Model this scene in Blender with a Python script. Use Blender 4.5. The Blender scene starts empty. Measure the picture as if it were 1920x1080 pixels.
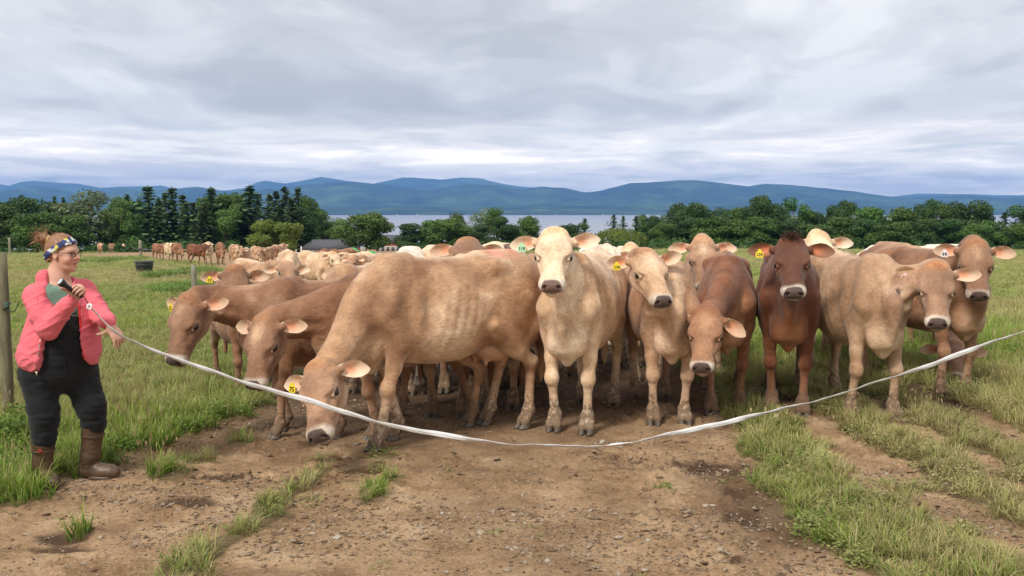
import bpy, math, random
import numpy as np
import openvdb
from mathutils import Vector, Matrix, Euler

S = bpy.context.scene
COL = S.collection

# ------------------------------------------------------------------ camera, sky, sun, exposure
H_CAM = 1.80
FPX = 1900.0                       # focal length in pixels of the 1920 px wide photograph
PITCH = math.atan(148.0 / FPX)     # the horizon stands above the middle of the picture
cam_data = bpy.data.cameras.new('camera')
cam_data.sensor_width = 36.0
cam_data.lens = 36.0 * FPX / 1920.0
cam_data.clip_start = 0.1
cam_data.clip_end = 200000.0
cam = bpy.data.objects.new('camera', cam_data)
cam.location = (0, 0, H_CAM)
cam.rotation_euler = (math.radians(90) - PITCH, 0, 0)
COL.objects.link(cam)
S.camera = cam

SUN_ELEV = math.radians(46)
SUN_AZ = math.radians(213)         # compass-like: 0 = +Y (away from the camera), clockwise; behind the camera's left shoulder
world = bpy.data.worlds.new('World')
S.world = world
world.use_nodes = True
wn = world.node_tree.nodes
wl = world.node_tree.links
wn.clear()


def wnode(t, **kw):
    n = wn.new(t)
    for k, v in kw.items():
        setattr(n, k, v)
    return n


w_out = wnode('ShaderNodeOutputWorld')
w_bg = wnode('ShaderNodeBackground')
w_bg.inputs['Strength'].default_value = 0.080
sky = wnode('ShaderNodeTexSky', sky_type='NISHITA', sun_disc=False)
sky.sun_elevation = SUN_ELEV
sky.sun_rotation = SUN_AZ
sky.air_density = 1.0
sky.dust_density = 1.0
tc = wnode('ShaderNodeTexCoord')
sep = wnode('ShaderNodeSeparateXYZ')
wl.new(tc.outputs['Generated'], sep.inputs[0])


def wmath(op, a, b=None, c=None, clamp=False):
    n = wnode('ShaderNodeMath', operation=op, use_clamp=clamp)
    for i, v in enumerate((a, b, c)):
        if v is None:
            continue
        if isinstance(v, (int, float)):
            n.inputs[i].default_value = v
        else:
            wl.new(v, n.inputs[i])
    return n.outputs[0]


# the cloud deck: the view direction laid out on a flat layer overhead
zz = wmath('MAXIMUM', wmath('ADD', sep.outputs['Z'], 0.16), 0.06)
cx = wmath('DIVIDE', sep.outputs['X'], zz)
cy = wmath('DIVIDE', sep.outputs['Y'], zz)
comb = wnode('ShaderNodeCombineXYZ')
wl.new(cx, comb.inputs[0])
wl.new(cy, comb.inputs[1])


def wnoise(vec, scale, detail, rough, loc, sc=(1, 1, 1), dist=0.0):
    mp = wnode('ShaderNodeMapping')
    mp.inputs['Location'].default_value = loc
    mp.inputs['Scale'].default_value = sc
    wl.new(vec, mp.inputs[0])
    n = wnode('ShaderNodeTexNoise')
    n.inputs['Scale'].default_value = scale
    n.inputs['Detail'].default_value = detail
    n.inputs['Roughness'].default_value = rough
    n.inputs['Distortion'].default_value = dist
    wl.new(mp.outputs[0], n.inputs['Vector'])
    return n.outputs['Fac']


def wramp(fac, pts):
    r = wnode('ShaderNodeValToRGB')
    r.color_ramp.interpolation = 'EASE'
    el = r.color_ramp.elements
    while len(el) > 1:
        el.remove(el[-1])
    el[0].position = pts[0][0]
    el[0].color = (*pts[0][1], 1)
    for p, c in pts[1:]:
        e = el.new(p)
        e.color = (*c, 1)
    wl.new(fac, r.inputs[0])
    return r.outputs[0]


def wmix(f, a, b):
    n = wnode('ShaderNodeMix', data_type='RGBA')
    for k, v in ((0, f), (6, a), (7, b)):
        if isinstance(v, (int, float)):
            n.inputs[k].default_value = v
        elif isinstance(v, tuple):
            n.inputs[k].default_value = (*v, 1)
        else:
            wl.new(v, n.inputs[k])
    return n.outputs[2]


big = wnoise(comb.outputs[0], 0.62, 5.0, 0.50, (3.1, 7.7, 0), (1.15, 0.7, 1), 0.7)
med = wnoise(comb.outputs[0], 2.6, 7.0, 0.55, (1.3, 2.2, 0), (1.0, 0.75, 1), 0.6)
mixn = wmath('ADD', wmath('MULTIPLY', big, 0.62), wmath('MULTIPLY', med, 0.38))
deck = wramp(mixn, [(0.38, (4.75, 4.72, 4.85)), (0.455, (5.5, 5.45, 5.55)), (0.52, (6.5, 6.4, 6.4)), (0.58, (7.6, 7.5, 7.35))])
# low over the horizon the deck brightens and breaks up
low = wramp(sep.outputs['Z'], [(0.0, (1, 1, 1)), (0.045, (0.8, 0.8, 0.8)), (0.10, (0.0, 0.0, 0.0))])
lown = wnoise(tc.outputs['Generated'], 6.0, 8.0, 0.6, (0.4, 0, 0.3), (1.0, 1.0, 9.0), 0.35)
lowc = wramp(lown, [(0.38, (10.5, 9.6, 8.6)), (0.50, (14.5, 13.0, 11.2)), (0.62, (20.0, 17.6, 14.6))])
cloud = wmix(low, deck, lowc)
gapn = wnoise(tc.outputs['Generated'], 5.0, 7.0, 0.6, (2.4, 0.7, 0.1), (1.0, 1.0, 7.0), 0.5)
gap = wramp(gapn, [(0.54, (0, 0, 0)), (0.66, (0.75, 0.75, 0.75))])
gapf = wmath('MULTIPLY', gap, low)
w_col = wmix(gapf, cloud, sky.outputs[0])
wl.new(w_col, w_bg.inputs['Color'])
wl.new(w_bg.outputs[0], w_out.inputs['Surface'])

sun_data = bpy.data.lights.new('sun', 'SUN')
sun_data.energy = 2.0
sun_data.angle = math.radians(13)
sun_data.color = (1.0, 0.95, 0.87)
sun = bpy.data.objects.new('sun', sun_data)
sd = Vector((math.sin(SUN_AZ) * math.cos(SUN_ELEV), math.cos(SUN_AZ) * math.cos(SUN_ELEV), math.sin(SUN_ELEV)))
sun.rotation_euler = sd.to_track_quat('Z', 'Y').to_euler()
sun.location = (0, 0, 50)
COL.objects.link(sun)

S.view_settings.view_transform = 'Standard'
S.view_settings.look = 'None'
S.view_settings.exposure = 0.8
S.view_settings.gamma = 1.0
S.view_settings.use_curve_mapping = False
S.render.engine = 'CYCLES'
S.cycles.max_bounces = 6
S.cycles.diffuse_bounces = 3
S.cycles.glossy_bounces = 2
S.cycles.transmission_bounces = 3
S.cycles.transparent_max_bounces = 8
S.cycles.volume_bounces = 0
S.cycles.use_denoising = True

# ------------------------------------------------------------------ helpers
RNG = np.random.default_rng(7)


def tag(o, label=None, cat=None, group=None, kind=None):
    if label:
        o['label'] = label
    if cat:
        o['category'] = cat
    if group:
        o['group'] = group
    if kind:
        o['kind'] = kind
    return o


def empty(name, loc=(0, 0, 0), rz=0.0):
    o = bpy.data.objects.new(name, None)
    o.empty_display_size = 0.2
    o.location = loc
    o.rotation_euler = (0, 0, rz)
    COL.objects.link(o)
    return o


def link(name, me, parent=None):
    o = bpy.data.objects.new(name, me)
    COL.objects.link(o)
    if parent is not None:
        o.parent = parent
    return o


def mesh_np(name, V, F, mats=(), smooth=True, attrs=None, mat_idx=None):
    """V (n,3); F a list of arrays of faces of one size each, or one array."""
    me = bpy.data.meshes.new(name)
    V = np.asarray(V, dtype=np.float32)
    Fs = F if isinstance(F, list) else [F]
    Fs = [np.asarray(f, dtype=np.int32) for f in Fs if len(f)]
    loops = np.concatenate([f.ravel() for f in Fs]) if Fs else np.zeros(0, np.int32)
    sizes = np.concatenate([np.full(len(f), f.shape[1], np.int32) for f in Fs]) if Fs else np.zeros(0, np.int32)
    starts = np.concatenate([[0], np.cumsum(sizes)[:-1]]).astype(np.int32) if len(sizes) else sizes
    me.vertices.add(len(V))
    me.vertices.foreach_set('co', V.ravel())
    me.loops.add(len(loops))
    me.loops.foreach_set('vertex_index', loops)
    me.polygons.add(len(sizes))
    me.polygons.foreach_set('loop_start', starts)
    me.polygons.foreach_set('loop_total', sizes)
    if smooth:
        me.polygons.foreach_set('use_smooth', np.ones(len(sizes), bool))
    if mat_idx is not None:
        me.polygons.foreach_set('material_index', np.asarray(mat_idx, np.int32))
    for m in mats:
        me.materials.append(m)
    me.update(calc_edges=True)
    for k, v in (attrs or {}).items():
        v = np.asarray(v, dtype=np.float32)
        if v.ndim == 2:
            a = me.attributes.new(k, 'FLOAT_COLOR', 'POINT')
            if v.shape[1] == 3:
                v = np.concatenate([v, np.ones((len(v), 1), np.float32)], 1)
            a.data.foreach_set('color', v.ravel())
        else:
            a = me.attributes.new(k, 'FLOAT', 'POINT')
            a.data.foreach_set('value', v)
    return me


class MB:
    """Collects plain shapes and links them as one mesh."""

    def __init__(self):
        self.V = []
        self.F = {}
        self.n = 0

    def add(self, V, F):
        V = np.asarray(V, float).reshape(-1, 3)
        for f in F:
            self.F.setdefault(len(f), []).append([i + self.n for i in f])
        self.V.append(V)
        self.n += len(V)
        return self

    def box(self, c, s, R=None):
        sx, sy, sz = (x / 2 for x in s)
        v = np.array([[x, y, z] for x in (-sx, sx) for y in (-sy, sy) for z in (-sz, sz)])
        if R is not None:
            v = v @ np.asarray(R).T
        v = v + np.asarray(c, float)
        return self.add(v, [[0, 1, 3, 2], [4, 6, 7, 5], [0, 4, 5, 1], [2, 3, 7, 6], [0, 2, 6, 4], [1, 5, 7, 3]])

    def tube(self, pts, rad, n=8, cap=True, flat=1.0):
        pts = np.asarray(pts, float)
        rad = np.full(len(pts), rad) if np.isscalar(rad) else np.asarray(rad, float)
        T = np.gradient(pts, axis=0)
        T /= np.linalg.norm(T, axis=1)[:, None] + 1e-12
        up = np.array([0, 0, 1.0]) if abs(T[0][2]) < 0.9 else np.array([1.0, 0, 0])
        V = []
        for p, t, r in zip(pts, T, rad):
            a = np.cross(up, t)
            a /= np.linalg.norm(a) + 1e-12
            b = np.cross(t, a)
            up = b
            ang = np.arange(n) / n * 2 * math.pi
            V.append(p + r * (np.cos(ang)[:, None] * a + flat * np.sin(ang)[:, None] * b))
        F = []
        m = len(pts)
        for i in range(m - 1):
            for j in range(n):
                F.append([i * n + j, i * n + (j + 1) % n, (i + 1) * n + (j + 1) % n, (i + 1) * n + j])
        if cap:
            F.append(list(range(n))[::-1])
            F.append(list(range((m - 1) * n, m * n)))
        return self.add(np.concatenate(V), F)

    def lathe(self, prof, n=20, c=(0, 0, 0), R=None):
        """prof: (r, z) from bottom to top."""
        ang = np.arange(n) / n * 2 * math.pi
        V = np.concatenate([np.stack([r * np.cos(ang), r * np.sin(ang), np.full(n, z)], 1) for r, z in prof])
        if R is not None:
            V = V @ np.asarray(R).T
        V = V + np.asarray(c, float)
        F = []
        for i in range(len(prof) - 1):
            for j in range(n):
                F.append([i * n + j, i * n + (j + 1) % n, (i + 1) * n + (j + 1) % n, (i + 1) * n + j])
        F.append(list(range(n))[::-1])
        F.append(list(range((len(prof) - 1) * n, len(prof) * n)))
        return self.add(V, F)

    def mesh(self, name, mats, smooth=False):
        V = np.concatenate(self.V)
        return mesh_np(name, V, [np.array(f) for f in self.F.values()], mats if isinstance(mats, (list, tuple)) else [mats], smooth)

    def build(self, name, mat, parent=None, smooth=False):
        return link(name, self.mesh(name, mat, smooth), parent)


def norm(v):
    v = np.asarray(v, float)
    return v / (np.linalg.norm(v) + 1e-12)


# picture <-> place (used only to work out where things stand)
_fw = np.array([0, math.cos(PITCH), -math.sin(PITCH)])
_up = np.array([0, math.sin(PITCH), math.cos(PITCH)])


def ray(px, py):
    return _fw + np.array([1.0, 0, 0]) * (px - 960) / FPX - _up * (py - 540) / FPX


def at(px, py, Y):
    """Point at distance Y (along +Y) seen at pixel (px, py) of the 1920x1080 photograph."""
    d = ray(px, py)
    return np.array([0, 0, H_CAM]) + d * (Y / d[1])


def gz(x, y):
    """Height of the land."""
    x = np.asarray(x, float)
    y = np.asarray(y, float)
    t = np.maximum(y - 8.0, 0)
    z = -0.0355 * (np.sqrt(t * t + 16) - 4)
    # shoulder of the hill, then down to the lake
    t2 = np.maximum(y - 330.0, 0)
    z = z - 0.035 * (np.sqrt(t2 * t2 + 3600) - 60)
    z = z + 0.35 * np.sin(x * 0.021 + 1.0) * np.clip((y - 25) / 60, 0, 1) + 0.2 * np.sin(x * 0.06 + y * 0.031) * np.clip((y - 20) / 40, 0, 1)
    return z


def ground_at(px, py):
    """Where the line of sight through a pixel meets the land."""
    d = ray(px, py)
    lo, hi = 1.0, 2500.0
    f = lambda Y: H_CAM + d[2] * Y / d[1] - gz(d[0] * Y / d[1], Y)
    Y = 3.0
    while Y < hi and f(Y) > 0:
        lo = Y
        Y *= 1.04
    hi = Y
    for _ in range(40):
        m = (lo + hi) / 2
        if f(m) > 0:
            lo = m
        else:
            hi = m
    return np.array([d[0] * lo / d[1], lo, float(gz(d[0] * lo / d[1], lo))])


# ------------------------------------------------------------------ materials
class NT:
    def __init__(self, name):
        self.m = bpy.data.materials.new(name)
        self.m.use_nodes = True
        self.t = self.m.node_tree
        self.t.nodes.clear()
        self.out = self.t.nodes.new('ShaderNodeOutputMaterial')
        self.b = self.t.nodes.new('ShaderNodeBsdfPrincipled')
        self.t.links.new(self.b.outputs[0], self.out.inputs['Surface'])
        self._tc = None

    def node(self, t, **kw):
        n = self.t.nodes.new(t)
        for k, v in kw.items():
            setattr(n, k, v)
        return n

    def set(self, sock, v):
        if isinstance(sock, str):
            sock = self.b.inputs[sock]
        if isinstance(v, (int, float)):
            sock.default_value = v
        elif isinstance(v, (tuple, list)):
            sock.default_value = (*v, 1) if len(sock.default_value) == 4 and len(v) == 3 else v
        else:
            self.t.links.new(v, sock)
        return self

    def tc(self, which='Object'):
        if self._tc is None:
            self._tc = self.node('ShaderNodeTexCoord')
        return self._tc.outputs[which]

    def geo(self, which='Position'):
        return self.node('ShaderNodeNewGeometry').outputs[which]

    def noise(self, scale, detail=4, rough=0.55, vec=None, sc=None, dist=0, color=False, loc=None):
        n = self.node('ShaderNodeTexNoise')
        n.inputs['Scale'].default_value = scale
        n.inputs['Detail'].default_value = detail
        n.inputs['Roughness'].default_value = rough
        n.inputs['Distortion'].default_value = dist
        v = vec if vec is not None else self.tc()
        if sc is not None or loc is not None:
            mp = self.node('ShaderNodeMapping')
            if sc is not None:
                mp.inputs['Scale'].default_value = sc
            if loc is not None:
                mp.inputs['Location'].default_value = loc
            self.t.links.new(v, mp.inputs[0])
            v = mp.outputs[0]
        self.t.links.new(v, n.inputs['Vector'])
        return n.outputs['Color' if color else 'Fac']

    def voro(self, scale, vec=None, feature='F1', out='Distance', rnd=1.0):
        n = self.node('ShaderNodeTexVoronoi', feature=feature)
        n.inputs['Scale'].default_value = scale
        n.inputs['Randomness'].default_value = rnd
        self.t.links.new(vec if vec is not None else self.tc(), n.inputs['Vector'])
        return n.outputs[out]

    def ramp(self, fac, pts, interp='LINEAR'):
        r = self.node('ShaderNodeValToRGB')
        r.color_ramp.interpolation = interp
        el = r.color_ramp.elements
        while len(el) > 1:
            el.remove(el[-1])
        for i, (p, c) in enumerate(pts):
            if isinstance(c, (int, float)):
                c = (c, c, c)
            e = el[0] if i == 0 else el.new(p)
            e.position = p
            e.color = (*c, 1)
        self.t.links.new(fac, r.inputs[0])
        return r.outputs[0]

    def math(self, op, a, b=None, c=None, clamp=False):
        n = self.node('ShaderNodeMath', operation=op, use_clamp=clamp)
        for i, v in enumerate((a, b, c)):
            if v is None:
                continue
            self.set(n.inputs[i], v)
        return n.outputs[0]

    def mix(self, f, a, b, blend='MIX'):
        n = self.node('ShaderNodeMix', data_type='RGBA', blend_type=blend)
        self.set(n.inputs[0], f)
        self.set(n.inputs[6], a)
        self.set(n.inputs[7], b)
        return n.outputs[2]

    def attr(self, name, out='Color', typ='GEOMETRY'):
        n = self.node('ShaderNodeAttribute', attribute_name=name, attribute_type=typ)
        return n.outputs[out]

    def rand(self):
        return self.node('ShaderNodeObjectInfo').outputs['Random']

    def bump(self, h, strength=0.3, dist=0.01, normal=None):
        n = self.node('ShaderNodeBump')
        n.inputs['Strength'].default_value = strength
        n.inputs['Distance'].default_value = dist
        self.t.links.new(h, n.inputs['Height'])
        if normal is not None:
            self.t.links.new(normal, n.inputs['Normal'])
        self.t.links.new(n.outputs[0], self.b.inputs['Normal'])
        return n.outputs[0]


def simple(name, col, rough=0.7, metal=0.0, noise=0.12, nscale=20, bump=0.0, bscale=200, spec=0.5, sheen=0.0):
    t = NT(name)
    c = t.mix(t.noise(nscale, 5), tuple(max(0, x * (1 - noise)) for x in col), tuple(min(1, x * (1 + noise)) for x in col))
    t.set('Base Color', c).set('Roughness', rough).set('Metallic', metal).set('Specular IOR Level', spec)
    if sheen:
        t.set('Sheen Weight', sheen)
    if bump:
        t.bump(t.noise(bscale, 3), bump, 0.002)
    return t.m


# ------------------------------------------------------------------ implicit bodies
def smin(a, b, k):
    if k <= 0:
        return np.minimum(a, b)
    h = np.maximum(k - np.abs(a - b), 0) / k
    return np.minimum(a, b) - h * h * k * 0.25


def smax(a, b, k):
    return -smin(-a, -b, k)


class Body:
    """A smooth solid grown from bones, muscles and hollows, turned into one continuous skin."""

    def __init__(self):
        self.pr = []

    def _add(self, f, lo, hi, op, k):
        self.pr.append((f, np.asarray(lo, float), np.asarray(hi, float), op, k))

    def rc(self, a, b, ra, rb, k=0.04, n=None, s=1.0, op='u'):
        """Bone from a to b, radius ra to rb; pressed flat by s along the direction n."""
        a = np.asarray(a, np.float32)
        b = np.asarray(b, np.float32)
        ab = b - a
        L2 = float(ab @ ab) + 1e-9
        m = max(ra, rb)
        nn = None if n is None or s == 1.0 else norm(n).astype(np.float32)

        def f(P):
            q = P - a
            h = np.clip(q @ ab / L2, 0, 1)
            d = q - h[..., None] * ab
            if nn is not None:
                d = d + (s - 1) * (d @ nn)[..., None] * nn
            r = np.sqrt(np.einsum('...i,...i->...', d, d))
            if nn is not None:
                return (r - (ra + (rb - ra) * h)) / (1 + 0.35 * (s - 1))
            return r - (ra + (rb - ra) * h)
        self._add(f, np.minimum(a, b) - m, np.maximum(a, b) + m, op, k)

    def el(self, c, r, k=0.04, R=None, op='u'):
        c = np.asarray(c, np.float32)
        r = np.asarray(r, np.float32)
        R = np.eye(3, dtype=np.float32) if R is None else np.asarray(R, np.float32)
        ext = np.sqrt(((R * r) ** 2).sum(1))
        mr = float(r.min())

        def f(P):
            q = (P - c) @ R / r
            q2 = (P - c) @ R / (r * r)
            l1 = np.sqrt(np.einsum('...i,...i->...', q, q))
            l2 = np.sqrt(np.einsum('...i,...i->...', q2, q2)) + 1e-6
            return np.minimum(l1 * (l1 - 1) / l2, (l1 - 1) * r.max())
        self._add(f, c - ext, c + ext, op, k)

    def fn(self, f, lo, hi, k=0.04, op='u'):
        self._add(f, lo, hi, op, k)

    def comb(self, D, d, op, k):
        if op == 'u':
            return smin(D, d, k)
        if op == 'i':
            return smax(D, d, k)
        return smax(D, -d, k)

    def value(self, P):
        D = np.full(P.shape[:-1], 0.5, np.float32)
        for f, lo, hi, op, k in self.pr:
            m = np.all((P > lo - k - 0.05) & (P < hi + k + 0.05), axis=-1)
            if m.any():
                D[m] = self.comb(D[m], f(P[m]), op, k)
        return D

    def skin(self, res, clip_z=None, refine=None, project=2, pad=0.05):
        us = [p for p in self.pr if p[3] == 'u']
        lo = np.min([p[1] for p in us], 0) - pad
        hi = np.max([p[2] for p in us], 0) + pad
        n = np.ceil((hi - lo) / res).astype(int) + 1
        ax = [lo[i] + res * np.arange(n[i]) for i in range(3)]
        D = np.full(n, 0.1, np.float32)
        for f, a, b, op, k in self.pr:
            e = k + 3 * res
            i0 = np.clip(np.floor((a - e - lo) / res).astype(int), 0, n)
            i1 = np.clip(np.ceil((b + e - lo) / res).astype(int) + 1, 0, n)
            if np.any(i1 <= i0):
                continue
            sl = tuple(slice(i0[i], i1[i]) for i in range(3))
            G = np.stack(np.meshgrid(*(ax[i][sl[i]] for i in range(3)), indexing='ij'), -1).astype(np.float32)
            D[sl] = self.comb(D[sl], f(G), op, k)
        g = openvdb.FloatGrid(background=0.1)
        g.copyFromArray(np.clip(D, -0.1, 0.1).astype(np.float32))
        pts, quads = g.convertToQuads(0.0)
        V = pts.astype(np.float64) * res + lo
        F = quads[:, ::-1].astype(np.int64)
        if refine is not None:
            V, F = self._refine(V, F, refine)
        if refine is not None:
            m = refine(V)
            lo_, hi_ = V[m].min(0), V[m].max(0)
            for _ in range(project):
                V[m] = self._project(V[m], res, lo_, hi_)
        if clip_z is not None:
            V[:, 2] = np.maximum(V[:, 2], clip_z)
        return V, F

    def _project(self, V, res, lo, hi):
        keep = self.pr
        self.pr = [p for p in keep if np.all(p[1] - p[4] < hi) and np.all(p[2] + p[4] > lo)]
        P = V.astype(np.float32)
        e = np.float32(max(res * 0.35, 0.002))
        d0 = self.value(P)
        g = np.stack([self.value(P + e * np.eye(3, dtype=np.float32)[i]) - self.value(P - e * np.eye(3, dtype=np.float32)[i]) for i in range(3)], 1) / (2 * e)
        gg = np.maximum((g * g).sum(1), 0.25)
        step = np.clip(d0 / gg, -res * 0.6, res * 0.6)[:, None] * g
        self.pr = keep
        return V - step

    @staticmethod
    def _refine(V, F, mask_fn):
        """Quads whose middle passes mask_fn are cut into four; neighbours are fanned so that nothing gapes."""
        C = V[F].mean(1)
        sel = mask_fn(C)
        Fs, Fo = F[sel], F[~sel]
        e = np.stack([Fs, np.roll(Fs, -1, 1)], -1).reshape(-1, 2)
        es = np.sort(e, 1)
        nV = len(V)
        key = es[:, 0] * np.int64(nV) + es[:, 1]
        uk, inv = np.unique(key, return_inverse=True)
        inv = inv.reshape(-1)
        mids = (V[uk // nV] + V[uk % nV]) / 2
        cen = V[Fs].mean(1)
        mid_id = nV + inv.reshape(-1, 4)
        cen_id = nV + len(uk) + np.arange(len(Fs))
        new = []
        for i in range(4):
            new.append(np.stack([Fs[:, i], mid_id[:, i], cen_id, mid_id[:, (i - 1) % 4]], 1))
        new = np.concatenate(new)
        # neighbours that touch a cut edge
        eo = np.sort(np.stack([Fo, np.roll(Fo, -1, 1)], -1), -1)
        ko = eo[..., 0] * np.int64(nV) + eo[..., 1]
        pos = np.searchsorted(uk, ko).clip(0, max(len(uk) - 1, 0))
        hit = uk[pos] == ko
        touch = hit.any(1)
        keep = Fo[~touch]
        fans = []
        for f, h, p in zip(Fo[touch], hit[touch], pos[touch]):
            ring = []
            for i in range(4):
                ring.append(f[i])
                if h[i]:
                    ring.append(nV + p[i])
            fans.append(ring)
        V2 = np.concatenate([V, mids, cen])
        out = [np.concatenate([new, keep])]
        by = {}
        for r in fans:
            by.setdefault(len(r), []).append(r)
        for v in by.values():
            out.append(np.array(v))
        return V2, out


def vert_normals(V, F):
    Fs = F if isinstance(F, list) else [F]
    N = np.zeros_like(V)
    for f in Fs:
        n = np.cross(V[f[:, 2]] - V[f[:, 0]], V[f[:, (3 if f.shape[1] > 3 else 2)]] - V[f[:, 1]])
        for j in range(f.shape[1]):
            np.add.at(N, f[:, j], n)
    return N / (np.linalg.norm(N, axis=1)[:, None] + 1e-12)


def hash_noise(P, scale, seed=0):
    """Smooth value noise at points P."""
    q = np.asarray(P, float) * scale + seed * 17.31
    i = np.floor(q).astype(np.int64)
    f = q - i
    f = f * f * (3 - 2 * f)
    out = 0
    for dx in (0, 1):
        for dy in (0, 1):
            for dz in (0, 1):
                h = (i[:, 0] + dx) * 374761393 + (i[:, 1] + dy) * 668265263 + (i[:, 2] + dz) * 2147483647 + seed * 1274126177
                h = (h ^ (h >> 13)) * 1274126177
                h = h ^ (h >> 16)
                r = (h & 0xFFFF) / 65535.0
                w = (f[:, 0] if dx else 1 - f[:, 0]) * (f[:, 1] if dy else 1 - f[:, 1]) * (f[:, 2] if dz else 1 - f[:, 2])
                out = out + r * w
    return out

# ------------------------------------------------------------------ cow materials
def mat_coat():
    t = NT('cow_coat')
    base = t.attr('coat')
    rv = t.math('MULTIPLY', t.rand(), 40.0)
    cv = t.node('ShaderNodeCombineXYZ')
    t.set(cv.inputs[0], rv)
    t.set(cv.inputs[1], rv)
    va = t.node('ShaderNodeVectorMath', operation='ADD')
    t.t.links.new(t.tc(), va.inputs[0])
    t.t.links.new(cv.outputs[0], va.inputs[1])
    vec = va.outputs[0]
    big = t.noise(3.4, 6, 0.62, vec=vec, dist=0.5)
    v = t.ramp(big, [(0.28, (0.56, 0.48, 0.42)), (0.42, (0.86, 0.82, 0.78)), (0.53, (1.02, 1.01, 1.0)), (0.70, (1.28, 1.31, 1.33))])
    c = t.mix(0.9, base, v, 'MULTIPLY')
    mid = t.noise(17, 6, 0.7, vec=vec, sc=(0.6, 1, 1))
    c = t.mix(0.8, c, t.ramp(mid, [(0.30, (0.80, 0.76, 0.72)), (0.52, (1, 1, 1)), (0.72, (1.18, 1.17, 1.14))]), 'MULTIPLY')
    # lie of the hair: fine streaks
    fine = t.noise(60, 5, 0.7, sc=(0.35, 1.0, 1.0))
    f2 = t.ramp(fine, [(0.3, 0.72), (0.7, 1.26)])
    c = t.mix(0.8, c, f2, 'MULTIPLY')
    # splashes of dried mud, most of them low on the legs
    mudm = t.attr('mud', 'Fac')
    mn = t.noise(26, 7, 0.75)
    mm = t.math('ADD', t.math('MULTIPLY', mudm, 0.36), mn)
    mask = t.ramp(mm, [(0.74, 0.0), (0.80, 1.0)])
    mcol = t.mix(t.noise(40, 3), (0.030, 0.018, 0.010), (0.16, 0.10, 0.055))
    c = t.mix(t.math('MULTIPLY', mask, 0.8), c, mcol)
    dust = t.math('MULTIPLY', mudm, 0.20, clamp=True)
    c = t.mix(dust, c, (0.21, 0.145, 0.09))
    t.set('Base Color', c)
    wet = t.attr('wet', 'Fac')
    t.set('Roughness', t.math('SUBTRACT', 0.62, t.math('MULTIPLY', wet, 0.32)))
    t.set('Specular IOR Level', 0.35)
    t.set('Sheen Weight', 0.15)
    t.set('Sheen Roughness', 0.4)
    h = t.math('ADD', t.math('MULTIPLY', t.noise(7, 5, 0.6, vec=vec, dist=0.8), 3.0), t.noise(120, 4, 0.75, sc=(0.4, 1, 1)))
    t.bump(h, 0.75, 0.008)
    return t.m


def mat_ear():
    t = NT('ear_skin')
    c = t.mix(t.noise(45, 4, 0.7), t.attr('coat'), (0.5, 0.5, 0.5), 'SOFT_LIGHT')
    t.set('Base Color', c).set('Roughness', 0.65).set('Specular IOR Level', 0.25)
    t.set('Subsurface Weight', 0.12)
    t.set('Subsurface Radius', (0.02, 0.008, 0.005))
    t.bump(t.noise(160, 3, 0.7), 0.3, 0.003)
    return t.m


M = {}
M['coat'] = mat_coat()
M['ear'] = mat_ear()
t = NT('eye')
t.set('Base Color', (0.006, 0.004, 0.003)).set('Roughness', 0.08).set('Specular IOR Level', 0.6)
M['eye'] = t.m
t = NT('hoof_horn')
t.set('Base Color', t.mix(t.noise(25, 5), (0.035, 0.028, 0.022), (0.15, 0.12, 0.09))).set('Roughness', 0.5)
t.bump(t.noise(60, 3), 0.5, 0.004)
M['hoof'] = t.m
M['udder'] = simple('udder_skin', (0.48, 0.28, 0.17), 0.6, nscale=12, bump=0.3, bscale=50)
M['hair_dark'] = simple('hair_dark', (0.055, 0.025, 0.014), 0.6)
M['tag_yellow'] = simple('tag_yellow', (0.80, 0.60, 0.02), 0.35, noise=0.05)
M['tag_green'] = simple('tag_green', (0.38, 0.66, 0.40), 0.35, noise=0.05)
M['tag_pink'] = simple('tag_pink', (0.75, 0.52, 0.48), 0.35, noise=0.05)
M['tag_white'] = simple('tag_white', (0.75, 0.68, 0.70), 0.35, noise=0.05)
M['tag_ink'] = simple('tag_ink', (0.02, 0.02, 0.02), 0.5, noise=0.0)
M['chalk_green'] = simple('chalk_green', (0.03, 0.42, 0.10), 0.8)

# coat palettes (body, face, pale parts, forehead tuft)
COATS = {
    'fawn':    dict(body=(0.460, 0.272, 0.154), dark=(0.255, 0.126, 0.060), pale=(0.760, 0.585, 0.410), face=(0.370, 0.210, 0.125), tuft=(0.520, 0.270, 0.126)),
    'brown':   dict(body=(0.272, 0.132, 0.068), dark=(0.130, 0.054, 0.026), pale=(0.560, 0.360, 0.225), face=(0.240, 0.124, 0.070), tuft=(0.360, 0.165, 0.072)),
    'cream':   dict(body=(0.690, 0.480, 0.305), dark=(0.500, 0.300, 0.168), pale=(0.810, 0.655, 0.490), face=(0.760, 0.565, 0.385), tuft=(0.720, 0.460, 0.260)),
    'tan':     dict(body=(0.430, 0.240, 0.132), dark=(0.280, 0.130, 0.062), pale=(0.750, 0.550, 0.385), face=(0.580, 0.380, 0.238), tuft=(0.505, 0.270, 0.135)),
    'red':     dict(body=(0.235, 0.088, 0.036), dark=(0.130, 0.044, 0.018), pale=(0.480, 0.270, 0.150), face=(0.330, 0.168, 0.090), tuft=(0.240, 0.098, 0.046)),
    'deepred': dict(body=(0.150, 0.045, 0.016), dark=(0.080, 0.022, 0.009), pale=(0.340, 0.145, 0.062), face=(0.110, 0.040, 0.020), tuft=(0.085, 0.026, 0.012)),
    'grey':    dict(body=(0.410, 0.250, 0.145), dark=(0.240, 0.130, 0.068), pale=(0.720, 0.525, 0.360), face=(0.300, 0.172, 0.104), tuft=(0.520, 0.226, 0.095)),
    'white':   dict(body=(0.780, 0.690, 0.560), dark=(0.700, 0.550, 0.400), pale=(0.820, 0.740, 0.630), face=(0.780, 0.690, 0.570), tuft=(0.760, 0.640, 0.480)),
}

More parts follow.
